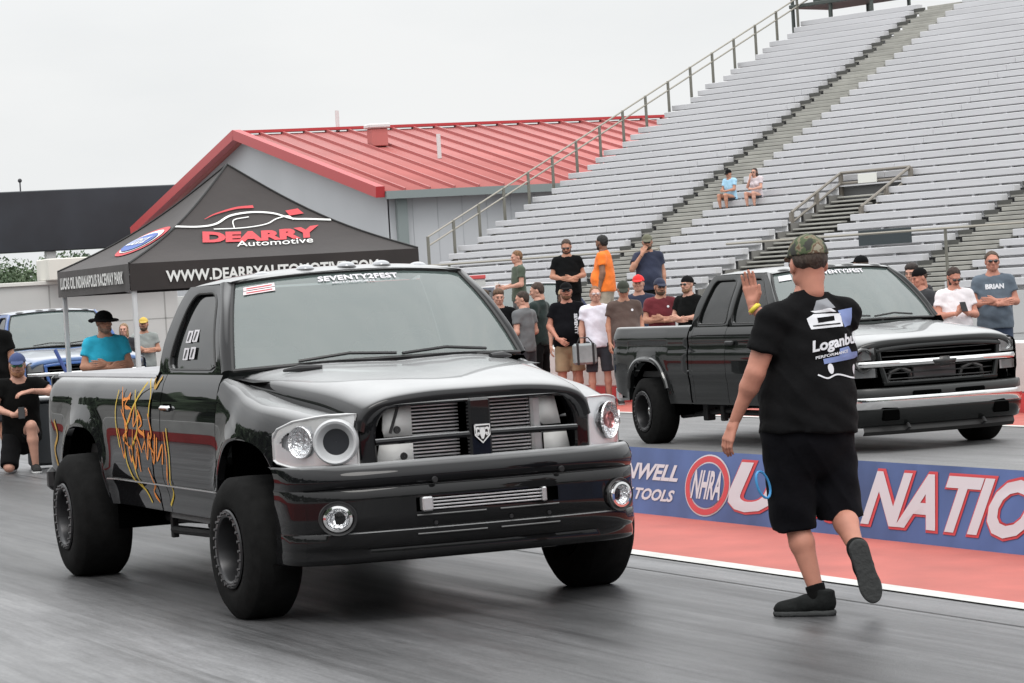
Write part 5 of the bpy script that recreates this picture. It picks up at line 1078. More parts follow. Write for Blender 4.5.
    aa = P[..., 2] * 15 + P[..., 0] * 10 + 1.6 * np.sin(P[..., 0] * 13 + P[..., 2] * 6) + 1.2 * np.sin(P[..., 1] * 11); s.d -= (.0042 * wr * (1 - np.abs(np.sin(aa))) ** 3 * (.4 + .6 * np.sin(P[..., 2] * 7 + P[..., 0] * 5) ** 2)).astype(np.float32)
    SV, SF = s.mesh(); npmesh('shirt', [(SV, SF)], cloth(*shirt), root)
    # legs
    kind, nm, colr = legs; s = SDF(lo - .03, hi + .03, h); s.ell(J['pelvis'] - Z_ * .02, (.172 * f, .128 * f, .13), .0, B=Bp); s.cone(pe - Z_ * .08, pe + Z_ * .04, .165 * f + .002, .165 * f + .002, .03, B=Bt, o=pe, ys=ysq + .02)
    for q in 'LR':
        if kind == 'shorts': kn = J['kn' + q] - (J['hip' + q] - J['kn' + q]) * shlen; s.cone(J['hip' + q], kn, .100 * f, .092 * (1 + (f - 1) * .6), .03, cut='b')
        else: s.cone(J['hip' + q], J['kn' + q], .098 * f, .072 * f, .03); s.cone(J['kn' + q], J['an' + q] - np.array([0, 0, .02]), .072, .062, .03, cut='b')
    P = np.stack(np.meshgrid(*s.ax, indexing='ij'), -1); s.d += (.003 * wr * np.sin(P[..., 2] * 34 + P[..., 0] * 15) * np.sin(P[..., 1] * 30 + P[..., 2] * 9) - .0040 * wr * (1 - np.abs(np.sin(P[..., 2] * 9 + P[..., 0] * 17 + 1.5 * np.sin(P[..., 0] * 12 + P[..., 2] * 8)))) ** 3).astype(np.float32); s.d = np.maximum(s.d, (((P - pe) @ Z_) + .0).astype(np.float32))
    npmesh(kind, [s.mesh()], cloth(nm, colr), root)
    # shoes
    for q in 'LR':
        an, toe = J['an' + q], J['toe' + q]; dr = toe - an; up_ = np.array([0, 0, 1.]); L_ = np.linalg.norm(dr)
        shin = J['kn' + q] - an; shin /= np.linalg.norm(shin); flat = dr - shin * (dr @ shin) if L_ > 0 else dr
        ln = dr.copy(); 
        if abs(an[2] - toe[2]) < .09 and toe[2] < .06: ln[2] = 0; nrm = up_; base = np.array([an[0], an[1], 0])
        else: nrm = None; base = None
        ln = ln / np.linalg.norm(ln)
        if nrm is None: nrm = shin - ln * (shin @ ln); nrm /= np.linalg.norm(nrm); base = an - nrm * .085
        Bs = basis(nrm, -ln)   # y axis backwards
        ss = SDF((-.09, -.25, -.03), (.09, .13, .19), .009); e3 = np.eye(3); o0 = np.zeros(3)
        ss.cone((0, .035, .055), (0, -.05, .050), .044, .042, 0); ss.cone((0, -.05, .048), (.0, -.165, .032), .044, .034, .02, B=e3, o=o0, ys=1); ss.ell((0, -.13, .032), (.048, .075, .03), .015); ss.cone((0, .03, .06), (0, .035, .115), .044, .043, .02, cut='b')
        Pq = np.stack(np.meshgrid(*ss.ax, indexing='ij'), -1); ss.d = np.maximum(ss.d, (.018 - Pq[..., 2]).astype(np.float32)); v1 = ss.mesh()
        so = SDF((-.09, -.25, -.03), (.09, .13, .06), .008); so.cone((0, .035, .014), (0, -.06, .014), .045, .042, 0); so.ell((0, -.13, .014), (.050, .080, .05), .02); Pq = np.stack(np.meshgrid(*so.ax, indexing='ij'), -1); so.d = np.maximum(so.d, np.maximum(Pq[..., 2] - .026, .001 - Pq[..., 2]).astype(np.float32)); v2 = so.mesh()
        npmesh('shoe', [((v1[0] * ssc) @ Bs + base, v1[1], 0), ((v2[0] * ssc) @ Bs + base, v2[1], 1)], [mat('shoe_%02x%02x' % (int(shoe[0] * 255), int(shoe[2] * 255)), shoe, .85, noise=(20, .3), bump=(60, .2), spec=.08), mat('sole_%02x' % int(sole[0] * 255), sole, .85, bump=(40, .4), spec=.1)], root)
        if sock: npmesh('sock', [(lambda z: (z.cone(an + shin * .055, an + shin * .0, .050, .046, 0, cut='a'), z.mesh())[1])(SDF(an - .12, an + .22, .009))], cloth('sock_%02x' % int(sock[0] * 255), sock), root)
    # head dress
    def hs(fn, name, m, h_=.007, lo_=(-.24, -.26, -.26), hi_=(.24, .24, .22)):
        z = SDF(lo_, hi_, h_); fn(z); v = z.mesh(); return npmesh(name, [(toH(v[0]), v[1])], m, root)
    hm = mat('hair_%02x%02x%02x' % tuple(int(c * 255) for c in hair), hair, .75, noise=(40, .45, (1, 1, .3)), bump=(70, .8, (1, 1, .35)))
    if hairstyle != 'none' :
        def hf(z):
            z.ell((0, .016, .032), ((.084, .101, .094) if not cap else (.081, .099, .086)), 0, clip=[((0, -.75, -.66), .026)]); z.ell((0, .045, -.010 if not cap else .014), (.075, .060, .070 if not cap else .046), .02, clip=[((0, -1, .0), .005)])
            if hairstyle == 'long': z.ell((0, .055, -.09), (.085, .05, .14), .03); z.ell((.065, .0, -.06), (.025, .04, .10), .02); z.ell((-.065, .0, -.06), (.025, .04, .10), .02)
            if hairstyle == 'puff': z.ell((0, .0, .075), (.082, .085, .055), .02)
            P_ = np.stack(np.meshgrid(*z.ax, indexing='ij'), -1); z.d += (.003 * np.sin(P_[..., 0] * 90 + P_[..., 2] * 40) * np.sin(P_[..., 1] * 80 + 1)).astype(np.float32)
        hs(hf, 'hair', hm)
    if beard:
        def bf(z): z.ell((0, -.045, -.080), (.054, .058, .050), 0, clip=[((0, 0, 1), .022)]); z.cone((-.058, -.005, -.03), (-.045, -.04, -.08), .018, .024, .02); z.cone((.058, -.005, -.03), (.045, -.04, -.08), .018, .024, .02); z.cone((-.022, -.099, -.047), (.022, -.099, -.047), .007, .007, .006)
        hs(bf, 'beard', mat('hair_%02x%02x%02x' % tuple(int(c * 255) for c in beard), beard, .8, noise=(40, .4), bump=(70, .8)))
    if cap:
        cn, cc, back = cap; sgn = -1 if back else 1
        def cf(z):
            z.ell((0, .012, .036), (.091, .108, .098), 0, clip=[((0, .0, -1), .0), ((0, -.25 * sgn, -1), .012)]); z.ell((0, -.105 * sgn, .040 if not back else .022), (.072, .075, .011), .006, B=basis((0, -.22 * sgn, 1), (0, 1, 0))); z.ell((0, .012, .134), (.010, .010, .006), .004)
        hs(cf, 'cap', cc if hasattr(cc, 'node_tree') else cloth('cap_' + cn, cc, .2), .0065)
    if hat:
        def tf_(z): z.ell((0, .012, .045), (.098, .112, .085), 0, clip=[((0, 0, -1), .005)]); z.ell((0, .012, .022), (.168, .190, .016), .02); z.cone((-.15, .0, .012), (-.15, .05, .012), .014, .014, .02); z.cone((.15, .0, .012), (.15, .05, .012), .014, .014, .02); P_ = np.stack(np.meshgrid(*z.ax, indexing='ij'), -1); z.d = z.d
        hs(tf_, 'hat', cloth('hat', hat, .3))
    if glasses:
        def gf(z):
            for q in (-1, 1): z.ell((q * .033, -.101, .008), (.027, .011, .019), 0, B=basis((0, .1, 1), (-q * .25, 1, 0))); z.cone((q * .060, -.086, .014), (q * .083, .012, .006), .004, .004, .004)
            z.cone((-.01, -.108, .014), (.01, -.108, .014), .0045, .0045, .004)
        hs(gf, 'sunglasses', mat('glasses_' + glasses, {'dark': (.008, .008, .009), 'white': (.5, .42, .42), 'green': (.04, .20, .09)}[glasses], .12, coat=.6), .0055)
    else:
        e = MB()
        for q in (-1, 1): e.ball((q * .031, -.0925, .006), (.0125, .008, .0075), 10, 6)
        e.v = [tuple(p) for p in toH(e.v)]; e.build('eyes', mat('eye_dark', (.10, .075, .065), .3), root, 0)
        e = MB()
        for q in (-1, 1): e.tube([(q * .014, -.097, .022), (q * .034, -.097, .028), (q * .052, -.086, .022)], [.003, .004, .002], 5)
        e.v = [tuple(p) for p in toH(e.v)]; e.build('eyebrows', hm, root)
    m_ = MB(); m_.tube([(-.020, -.0985, -.062), (0, -.1015, -.0625), (.020, -.0985, -.062)], [.0012, .0024, .0012], 5); m_.v = [tuple(p) for p in toH(m_.v)]; m_.build('mouth', mat('lip', (.30, .10, .085), .5), root)
    return root, J, Bt, (SV, SF), toH
from mathutils.bvhtree import BVHTree
def on_shirt(SV, SF, o, right, up, nrm, off=.004):
    """returns fn(u,v) projecting onto the cloth along -nrm (nrm points outwards)"""
    bv = BVHTree.FromPolygons([tuple(v) for v in SV], [tuple(int(i) for i in f) for f in SF]); o = Vector(o); r = Vector(right).normalized(); u_ = Vector(up).normalized(); n_ = Vector(nrm).normalized()
    def f(a, b):
        p = o + r * a + u_ * b + n_ * .6; hit = bv.ray_cast(p, -n_); q = hit[0] if (hit[0] is not None and abs((hit[0] - o).dot(n_)) < .25) else bv.find_nearest(o + r * a + u_ * b)[0]; return tuple(q + n_ * off)
    return f
def sdf_only(fn, lo, hi, h): z = SDF(lo, hi, h); fn(z); return z.mesh()
# ---------------------------------------------------------------- the man signalling between the lanes
def camo():
    m = bpy.data.materials.new('camouflage'); m.use_nodes = True; t = m.node_tree; b = t.nodes['Principled BSDF']; b.inputs['Roughness'].default_value = .9
    c = t.nodes.new('ShaderNodeTexCoord'); n = t.nodes.new('ShaderNodeTexNoise'); n.inputs['Scale'].default_value = 17; n.inputs['Detail'].default_value = 2.5; t.links.new(c.outputs['Object'], n.inputs['Vector'])
    r = t.nodes.new('ShaderNodeValToRGB'); r.color_ramp.interpolation = 'CONSTANT'; e = r.color_ramp.elements; e[0].position = 0; e[0].color = (.03, .03, .025, 1); e[1].position = .43; e[1].color = (.055, .075, .035, 1)
    for p, cc in ((.50, (.15, .13, .085)), (.56, (.10, .06, .035)), (.61, (.22, .20, .15))): x = e.new(p); x.color = (*cc, 1)
    t.links.new(n.outputs[0], r.inputs[0]); t.links.new(r.outputs[0], b.inputs['Base Color']); return m
MP = dict(pelvis=(.050, 0, .97), chest=(.085, .03, 1.37), neck=(.085, .03, 1.575), head=(.090, .035, 1.735), shL=(-.110, -.10, 1.475), shR=(.265, .10, 1.48), elL=(-.215, -.13, 1.215), wrL=(-.325, -.07, .985), elR=(.06, .31, 1.28), wrR=(-.165, .37, 1.535),
          hipL=(-.065, -.03, .92), hipR=(.135, .05, .92), knL=(-.055, .02, .50), anL=(.035, -.05, .10), toeL=(-.12, .02, .035), knR=(.175, .05, .53), anR=(.235, -.20, .30), toeR=(.285, -.19, .10),
          handL=((-.38, -.05, -.9), (.8, .55, 0), 'relaxed'), handR=((-.10, .06, 1), (-.35, -.8, .1), 'flat'))
man, MJ, MB_, (SV, SF), toH = person('man in black t-shirt and shorts with camouflage cap raising his hand', (6.87, 13.49, 0), -YAW, 1.0, 1.34, MP, face=(-14, 4), hsc=1.10, ssc=1.13, skin_='red', hair=(.045, .03, .022), shirt=('black_main', (.013, .013, .014)), sleeve=.62, legs=('shorts', 'shorts_main', (.011, .011, .014)), shoe=(.012, .013, .013), sole=(.05, .052, .052), cap=('camo', camo(), False), glasses='dark', h=.011, hem=.90, sock=(.012, .012, .012), shlen=.16, wr=1.8)
back = -MB_[1] * -1; rt = Vector((.87, .46, 0)); nb_ = Vector((.46, -.88, .05)); ps = on_shirt(SV, SF, (.175, 0, 1.335), rt, (-.03, 0, 1), nb_, .004); ps2 = on_shirt(SV, SF, (.175, 0, 1.335), rt, (-.03, 0, 1), nb_, .006)
pw_ = mat('shirt_print_white', (.62, .63, .66), .8); pg_ = mat('shirt_print_grey', (.22, .23, .25), .8); pb_ = mat('shirt_print_blue', (.17, .22, .42), .8)
a = MB(); write(a, 'Loganbuilt', lambda u, v: ps2(u, v + u * .12 - .035), 1, .035, .15, .34, .072); write(a, 'PERFORMANCE', lambda u, v: ps2(u - .06, v + u * .12 - .062), 1, .02, .1, .20, .014); a.build('shirt_print', pw_, man)
a = MB()
def rb(x0, y0, x1, y1, r=.01): return [tuple(p) for p in rounded([(x0, y0), (x1, y0), (x1, y1), (x0, y1)], r, 2)]
def gridpoly(mb, fn, pts, m=9):   # fan with enough points that it follows the cloth
    P = np.array(pts); c = P.mean(0); Q = []
    for i in range(len(P)):
        for t in np.linspace(0, 1, 4, endpoint=False): Q.append(P[i] * (1 - t) + P[(i + 1) % len(P)] * t)
    n = len(Q); V = [fn(*c)]; F_ = []
    for k in range(1, 5): V += [fn(*(c + (q - c) * k / 4)) for q in Q]
    for i in range(n): F_.append((0, 1 + i, 1 + (i + 1) % n))
    for k in range(3):
        for i in range(n): F_.append((1 + k * n + i, 1 + (k + 1) * n + i, 1 + (k + 1) * n + (i + 1) % n, 1 + k * n + (i + 1) % n))
    mb.add(V, F_)
gridpoly(a, ps, [(-.155, .075), (.035, .080), (.04, .145), (-.12, .150), (-.16, .13)]); gridpoly(a, ps, [(-.13, .165), (-.02, .175), (.015, .155), (-.11, .155)]); a.build('shirt_print', pw_, man)
a = MB(); gridpoly(a, ps, [(-.115, .165), (-.09, .215), (-.01, .225), (.02, .175), (-.02, .172)]); a.build('shirt_print', pg_, man)
a = MB(); gridpoly(a, ps2, [(-.11, .105), (-.01, .112), (-.01, .135), (-.11, .13)]); gridpoly(a, ps2, [(-.14, .088), (.02, .092), (.02, .098), (-.14, .094)]); a.build('shirt_print', mat('cloth_black_main'), man)
a = MB(); gridpoly(a, ps, [(.045, .075), (.10, .085), (.12, .17), (.03, .16)]); gridpoly(a, ps, [(-.12, -.10), (.17, -.075), (.165, -.045), (.07, -.05), (.05, -.02), (-.02, -.03), (-.03, -.065), (-.12, -.075)]); a.build('shirt_print', pb_, man)
a = MB()
for cx, cy in ((-.09, -.125), (.095, -.135)): disc2(a, ps2, cx, cy, .018, .026, 14)
stroke2(a, ps, [(-.17, -.15), (-.12, -.17), (-.05, -.155), (.05, -.175), (.15, -.175)], .008); a.build('shirt_print', pw_, man)
g = MB(); w0 = np.array(MP['wrR']); e0 = np.array(MP['elR']); dz = (w0 - e0) / np.linalg.norm(w0 - e0); c0_ = w0 - dz * .01; x_ = np.cross(dz, [0, 1, 0]); x_ /= np.linalg.norm(x_); y_ = np.cross(dz, x_)
V = []; F_ = []
for k in range(20):
    a_ = 2 * PI * k / 20
    for o_ in (-.011, .011): V.append(c0_ + dz * o_ + (x_ * math.cos(a_) + y_ * math.sin(a_)) * .0345)
for k in range(20): F_.append((2 * k, 2 * ((k + 1) % 20), 2 * ((k + 1) % 20) + 1, 2 * k + 1))
g.add(V, F_).build('wristband', mat('band_yellow', (.72, .60, .06), .5), man, thick=.003)
g = MB(); g.tube([(-.205 + .045 * math.cos(t) * .8, -.10 + .03 * math.cos(t), .665 + .06 * math.sin(t) - .03 * math.cos(t)) for t in np.linspace(0, 2 * PI, 20)], .0065, 6, False); g.build('key_loop', mat('loop_blue', (.06, .30, .62), .5), man)
# ---------------------------------------------------------------- crowd
R_ = math.radians
K_ = dict
def crowd(*a, **k): return person(*a, **k)
G1, G2_ = 'onlookers standing by the far lane wall', 'onlookers on the raised walkway'
S_ = lambda n, *c: (n, c)
crowd('bearded man in turquoise t-shirt and wide black hat folding his arms', (8.17, 32.48, 0), R_(-12), .985, 1.05, FOLD, face=(22, 6), skin_='tan', hat=(.012, .012, .012), shirt=('turquoise', (.03, .38, .55)), beard=(.25, .16, .12), legs=('trousers', 'navy', (.03, .035, .06)))
crowd('man in grey t-shirt and yellow cap folding his arms behind the tent leg', (13.42, 50.63, 0), R_(-18), .92, 1.0, FOLD, skin_='tan', cap=('yellow', (.50, .36, .08), False), shirt=('greyA', (.26, .28, .27)), beard=(.08, .05, .03), legs=('trousers', 'jeans', (.04, .055, .09)))
crowd('person in dark clothes half hidden behind the white tent leg', (12.72, 49.28, 0), R_(-25), .88, .95, FOLD, fem=True, hair=(.25, .16, .09), hairstyle='long', shirt=('charcoal', (.035, .035, .04)), legs=('trousers', 'jeans', (.04, .055, .09)))
KN = K_(pelvis=(0, .10, .44), chest=(0, .02, .80), neck=(0, .0, .98), head=(0, -.03, 1.135), shL=(.19, .0, .93), shR=(-.19, .0, .93), elL=(.37, -.08, .83), wrL=(.13, -.22, .86), elR=(-.27, -.08, .70), wrR=(-.06, -.27, .62), hipL=(.095, .06, .42), hipR=(-.095, .10, .42), knL=(.11, -.32, .50), anL=(.13, -.27, .09), toeL=(.15, -.44, .035), knR=(-.15, -.12, .075), anR=(-.13, .30, .10), toeR=(-.13, .44, .05), handL=((-1, -.25, -.15), (0, .3, -1), 'relaxed'), handR=((.9, -.3, .1), (0, .9, .4), 'grip'))
kn_, _, Bk, (kv, kf), _h = crowd('kneeling man in black with blue cap and green mirrored sunglasses', (7.47, 33.75, 0), R_(-14), 1.06, 1.08, KN, face=(0, 6), skin_='fair', cap=('blue', (.05, .07, .16), False), glasses='green', beard=(.30, .14, .07), shirt=('blackK', (.012, .012, .012)), legs=('shorts', 'blackS', (.014, .014, .015)), sole=(.5, .5, .5), h=.014)
crowd('standing man in black t-shirt cut off by the left edge of the photo', (7.52, 35.35, 0), R_(-40), 1.07, 1.12, K_(elL=(.24, .03, 1.15), wrL=(.26, -.02, .90)), skin_='tan', shirt=('blackB', (.012, .012, .012)), legs=('shorts', 'charS', (.03, .03, .035)), hair=(.08, .05, .03))
# raised walkway group
WZ = .75
crowd('man in olive t-shirt seen from the side holding a white cup', (18.83, 46.86, WZ), R_(-95), .915, 1.0, K_(wrL=(.12, -.26, 1.12), elL=(.23, -.02, 1.16), elR=(-.23, .0, 1.16), wrR=(-.14, -.28, 1.12), handR=((.1, -1, .15), (1, 0, 0), 'grip')), face=(0, 8), hair=(.16, .08, .035), shirt=('olive', (.075, .095, .07)), legs=('trousers', 'greyT', (.09, .09, .09)), group=G2_)
crowd('bearded man in black t-shirt with long hair and sunglasses folding his hands', (19.32, 45.91, WZ), R_(-16), .985, 1.12, K_(elL=(.26, .0, 1.17), elR=(-.26, .0, 1.17), wrL=(.04, -.23, 1.13), wrR=(-.03, -.24, 1.10), handL=((-1, -.2, 0), (0, 1, 0), 'relaxed'), handR=((1, -.2, 0), (0, 1, 0), 'relaxed')), face=(-12, 22), skin_='tan', hair=(.05, .03, .02), beard=(.05, .03, .02), glasses='dark', shirt=('blackC', (.012, .013, .014)), legs=('trousers', 'blackT', (.015, .015, .016)), group=G2_)
crowd('heavy man in bright orange t-shirt turned away with a dark beard', (19.67, 45.23, WZ), R_(-128), 1.0, 1.22, {}, face=(-25, 4), skin_='dark', hair=(.01, .01, .01), beard=(.01, .01, .01), shirt=('orange', (.85, .20, .035)), legs=('shorts', 'stone', (.35, .30, .24)), group=G2_)
crowd('man in navy t-shirt and camouflage cap holding a hand to his mouth', (20.22, 44.69, WZ), R_(-18), .975, 1.15, K_(elR=(-.29, -.14, 1.22), wrR=(-.12, -.20, 1.46), handR=((.45, .15, .8), (.2, 1, 0), 'relaxed')), face=(-8, 8), skin_='tan', cap=('camo2', (.12, .12, .085), False), glasses='dark', beard=(.06, .035, .02), shirt=('navy', (.012, .016, .032)), legs=('trousers', 'blackT', (.015, .015, .016)), group=G2_)
# group by the wall
crowd('young man with bushy dark brown hair at the back of the huddle', (16.66, 42.9, 0), R_(-30), .985, .95, {}, hair=(.05, .03, .015), hairstyle='puff', shirt=('brownA', (.10, .08, .06)), legs=('shorts', 'khaki', (.30, .21, .13)), group=G1)
crowd('young man with wavy brown hair in black t-shirt facing the camera in the huddle', (16.60, 42.15, 0), R_(-20), .985, .95, {}, face=(10, 10), hair=(.10, .055, .03), hairstyle='puff', shirt=('blackD', (.012, .013, .014)), legs=('shorts', 'khaki', (.30, .21, .13)), group=G1)
crowd('young man in grey t-shirt with his back to the camera', (16.42, 40.75, 0), R_(-150), .955, 1.0, K_(wrL=(.1, -.25, 1.0), wrR=(-.1, -.25, 1.0)), face=(30, 10), hair=(.03, .018, .012), shirt=('greyB', (.13, .135, .14)), legs=('shorts', 'charS', (.03, .03, .035)), group=G1)
crowd('tall young man in dark green t-shirt turned away in the huddle', (17.15, 41.95, 0), R_(-140), 1.02, 1.0, {}, face=(20, 12), hair=(.04, .022, .015), shirt=('dgreen', (.02, .03, .028)), legs=('trousers', 'blackT', (.015, .015, .016)), group=G1)
pm, _, Bq_, (v13, f13), _h = crowd('bearded man in black cap and black t-shirt with khaki shorts', (17.0, 40.5, 0), R_(-22), 1.0, 1.16, K_(wrR=(-.16, -.20, .98), elR=(-.27, -.0, 1.16), handR=((.7, -.3, -.5), (.2, 1, 0), 'relaxed')), skin_='red', cap=('black', (.012, .012, .013), False), glasses='dark', beard=(.13, .06, .03), shirt=('blackE', (.011, .011, .014)), legs=('shorts', 'khaki', (.30, .21, .13)), group=G1)
crowd('woman with long brown hair and tan cap behind the bearded man', (17.30, 41.3, 0), R_(-25), .955, .93, {}, face=(15, 5), fem=True, cap=('tan', (.35, .25, .15), False), glasses='dark', hair=(.09, .045, .025), hairstyle='long', shirt=('blackF', (.02, .018, .016)), legs=('shorts', 'khaki2', (.22, .15, .09)), group=G1)
crowd('young man in white t-shirt and dark shorts with white sunglasses', (17.28, 40.1, 0), R_(-18), .96, .92, {}, skin_='fair', hair=(.20, .10, .05), glasses='white', shirt=('white', (.72, .70, .78)), legs=('shorts', 'slate', (.045, .05, .06)), sole=(.6, .6, .6), group=G1)
p16_, _, _b, (v16, f16), _h = crowd('man in brown t-shirt and dark cap looking down behind the truck bed', (17.50, 39.6, 0), R_(-12), .985, 1.15, {}, face=(-10, 22), skin_='tan', cap=('olive', (.04, .045, .035), False), glasses='dark', shirt=('brown', (.085, .060, .052)), legs=('shorts', 'charS', (.03, .03, .035)), group=G1)
crowd('person in bright red cap mostly hidden behind the brown shirt', (18.75, 41.85, 0), R_(-30), 1.03, 1.0, {}, cap=('red', (.60, .03, .03), False), shirt=('navyB', (.03, .035, .06)), legs=('trousers', 'jeans', (.04, .055, .09)), group=G1)
p18_, _, _b, (v18, f18), _h = crowd('man in maroon t-shirt and dark cap behind the truck bed', (18.62, 40.8, 0), R_(-16), .99, 1.08, FOLD, face=(8, 6), skin_='tan', cap=('navycap', (.03, .035, .06), False), glasses='dark', beard=(.08, .05, .03), shirt=('maroon', (.12, .022, .028)), legs=('trousers', 'jeans', (.04, .055, .09)), group=G1)
crowd('man in black t-shirt with backwards cap and sunglasses seen in profile', (18.72, 40.05, 0), R_(-62), .995, 1.02, K_(elL=(.24, -.06, 1.18), wrL=(.02, -.26, 1.17), elR=(-.24, -.06, 1.18), wrR=(-.02, -.24, 1.14), handR=((1, -.1, .1), (0, 1, 0), 'flat'), handL=((-1, -.1, .1), (0, 1, 0), 'flat')), skin_='fair', cap=('blackback', (.014, .014, .015), True), glasses='dark', beard=(.20, .11, .06), shirt=('blackG', (.012, .013, .013)), legs=('trousers', 'blackT', (.015, .015, .016)), group=G1)
# right-hand group behind the wall
crowd('person in black cap whose head shows just above the far pickup roof', (21.0, 39.0, 0), R_(-150), 1.075, 1.0, {}, cap=('blackcap2', (.012, .012, .013), False), shirt=('charcoalB', (.04, .04, .045)), legs=('trousers', 'jeans', (.04, .055, .09)))
crowd('dark haired person peeking over the far pickup hood', (19.0, 33.95, 0), R_(-35), .985, 1.0, {}, face=(-20, 10), hair=(.02, .012, .01), hairstyle='puff', shirt=('charcoalC', (.03, .03, .034)), legs=('trousers', 'jeans', (.04, .055, .09)))
crowd('man in black cap and dark grey vest turned to the left', (18.52, 32.9, 0), R_(-80), .945, 1.05, {}, face=(-10, 12), skin_='red', cap=('blackcap3', (.012, .012, .013), True), shirt=('darkvest', (.04, .042, .046)), legs=('trousers', 'jeans', (.04, .055, .09)))
PH = K_(elL=(.25, -.04, 1.16), elR=(-.25, -.04, 1.16), wrL=(.06, -.27, 1.19), wrR=(-.07, -.28, 1.19), handL=((-.6, -.3, .5), (-.3, .8, .5), 'grip'), handR=((.5, -.3, .5), (.3, .8, .5), 'grip'))
crowd('bearded man in white t-shirt looking down at his phone', (18.50, 32.05, 0), R_(-12), .94, 1.1, PH, face=(6, 30), skin_='red', hair=(.03, .015, .01), beard=(.04, .02, .012), glasses='dark', shirt=('whiteB', (.70, .66, .68)), legs=('trousers', 'jeans', (.04, .055, .09)), h=.015)
pr_, _, _b, (v99, f99), _h = crowd('man in slate grey t-shirt and sunglasses with folded arms', (19.28, 32.45, 0), R_(-24), 1.035, 1.1, FOLD, face=(0, 2), skin_='red', hair=(.07, .045, .03), glasses='dark', shirt=('slateB', (.10, .125, .155)), legs=('trousers', 'jeans', (.04, .055, .09)), h=.015)
crowd('person in bright blue shirt cut off by the right edge', (19.42, 31.15, 0), R_(-50), .95, 1.0, {}, face=(0, 0), skin_='red', hair=(.05, .03, .02), shirt=('azure', (.10, .26, .55)), legs=('trousers', 'jeans', (.04, .055, .09)))
SIT = K_(pelvis=(0, 0, .40), chest=(0, -.05, .76), neck=(0, -.05, .94), head=(0, -.08, 1.085), shL=(.18, -.04, .885), shR=(-.18, -.04, .885), elL=(.22, -.12, .62), elR=(-.22, -.12, .62), wrL=(.06, -.34, .58), wrR=(-.06, -.34, .60), hipL=(.09, -.02, .38), hipR=(-.09, -.02, .38), knL=(.13, -.42, .46), knR=(-.13, -.42, .46), anL=(.12, -.38, .09), anR=(-.12, -.38, .09), toeL=(.13, -.54, .035), toeR=(-.13, -.54, .035), handL=((-.3, -.8, .2), (-.6, .2, -.6), 'grip'), handR=((.3, -.8, .2), (.6, .2, -.6), 'grip'))
SZ = GZ + 11 * RISE - .30
def stand_xy(x, y): c, s_ = math.cos(GRZ), math.sin(GRZ); return (GX + c * x - s_ * y, GYW + s_ * x + c * y, SZ)
crowd('seated man in light blue t-shirt and black cap on the bleachers', stand_xy(11 * RUN, -10.15), R_(-66), 1.0, 1.0, SIT, face=(10, 15), skin_='tan', cap=('blackcap4', (.012, .012, .013), False), shirt=('sky', (.34, .56, .72)), legs=('shorts', 'slate', (.045, .05, .06)), hem=.90)
SIT2 = dict(SIT); SIT2.update(elR=(-.24, -.12, .66), wrR=(-.08, -.22, .90), handR=((.2, .1, 1), (0, 1, 0), 'relaxed'))
crowd('seated woman in pale top with sunglasses on the bleachers', stand_xy(11 * RUN, -11.2), R_(-58), .98, .95, SIT2, face=(0, 5), fem=True, hair=(.04, .02, .015), hairstyle='long', glasses='dark', shirt=('cream', (.55, .48, .50)), legs=('shorts', 'slate', (.045, .05, .06)), hem=.90)
# shirt lettering
a = MB(); pz = on_shirt(v99, f99, (0, 0, 1.36), (1, 0, 0), (0, 0, 1), (0, -1, 0), .006); write(a, 'BRIAN', lambda u, v: pz(u, v - .03), 1, .05, 0, .22, .06); a.build('shirt_print', pw_, pr_)
a = MB(); pz = on_shirt(v13, f13, (.11, 0, 1.18), (1, 0, 0), (0, 0, 1), (0, -1, 0), .006); write(a, 'SEVENTY', lambda u, v: pz(v - .02, -u), 1, .05, 0, .30, .05); a.build('shirt_print', pw_, pm)
for (vv, ff, pp_) in ((v18, f18, p18_), (v16, f16, p16_)):
    a = MB(); pz = on_shirt(vv, ff, (.09, 0, 1.36), (1, 0, 0), (0, 0, 1), (0, -1, 0), .006); disc2(a, pz, 0, 0, .02, .018, 10); a.build('shirt_print', pw_, pp_)
# ---------------------------------------------------------------- small things held or standing about
def phone(label, loc, rz, tilt):
    p = MB().bbox(-.037, .037, -.005, .005, -.075, .075, .006).build('phone', mat('phone_black', (.01, .01, .012), .5, spec=.2)); p.location = loc; p.rotation_euler = (tilt, 0, rz); tag(p, label, 'phone')
def local(loc, rz, sc, p): c, s = math.cos(rz), math.sin(rz); return (loc[0] + sc * (c * p[0] - s * p[1]), loc[1] + sc * (s * p[0] + c * p[1]), loc[2] + sc * p[2])
phone('black phone held up by the man in the white t-shirt', local((18.50, 32.05, 0), R_(-12), .94, (-.005, -.36, 1.27)), R_(-12), -.7)
phone('black phone in the hand of the kneeling man', local((7.47, 33.75, 0), R_(-14), 1.06, (.02, -.35, .64)), R_(-14), -.5)
cup = MB().lathe([(0, .001), (0, .032), (.11, .042), (.112, .040), (.112, .001)], (0, 0, 0), 'z', 20).build('paper_cup', mat('cup_white', (.75, .75, .74), .5)); cup.location = local((18.83, 46.86, WZ), R_(-95), .915, (-.13, -.38, 1.10)); tag(cup, 'white paper cup held by the man in olive', 'cup')
cb = empty('cooler_bag', (17.04, 40.05, .60), R_(-20), 'silver and black cooler bag carried between the onlookers', 'bag')
MB().bbox(-.17, .17, -.12, .12, 0, .30, .03).build('bag_body', mat('bag_silver', (.24, .26, .265), .5, metal=.1, noise=(6, .2)), cb); g = MB()
for x in (-.10, .12): g.bbox(x - .018, x + .018, -.125, .125, -.004, .305, .006)
g.tube([(-.10, 0, .30), (-.06, 0, .38), (.06, 0, .38), (.12, 0, .30)], .010, 6); g.build('strap', trimk, cb)
bn = empty('wheeled_bin', (7.92, 34.35, 0), R_(-18), 'dark grey upright bin the kneeling man leans on', 'bin')
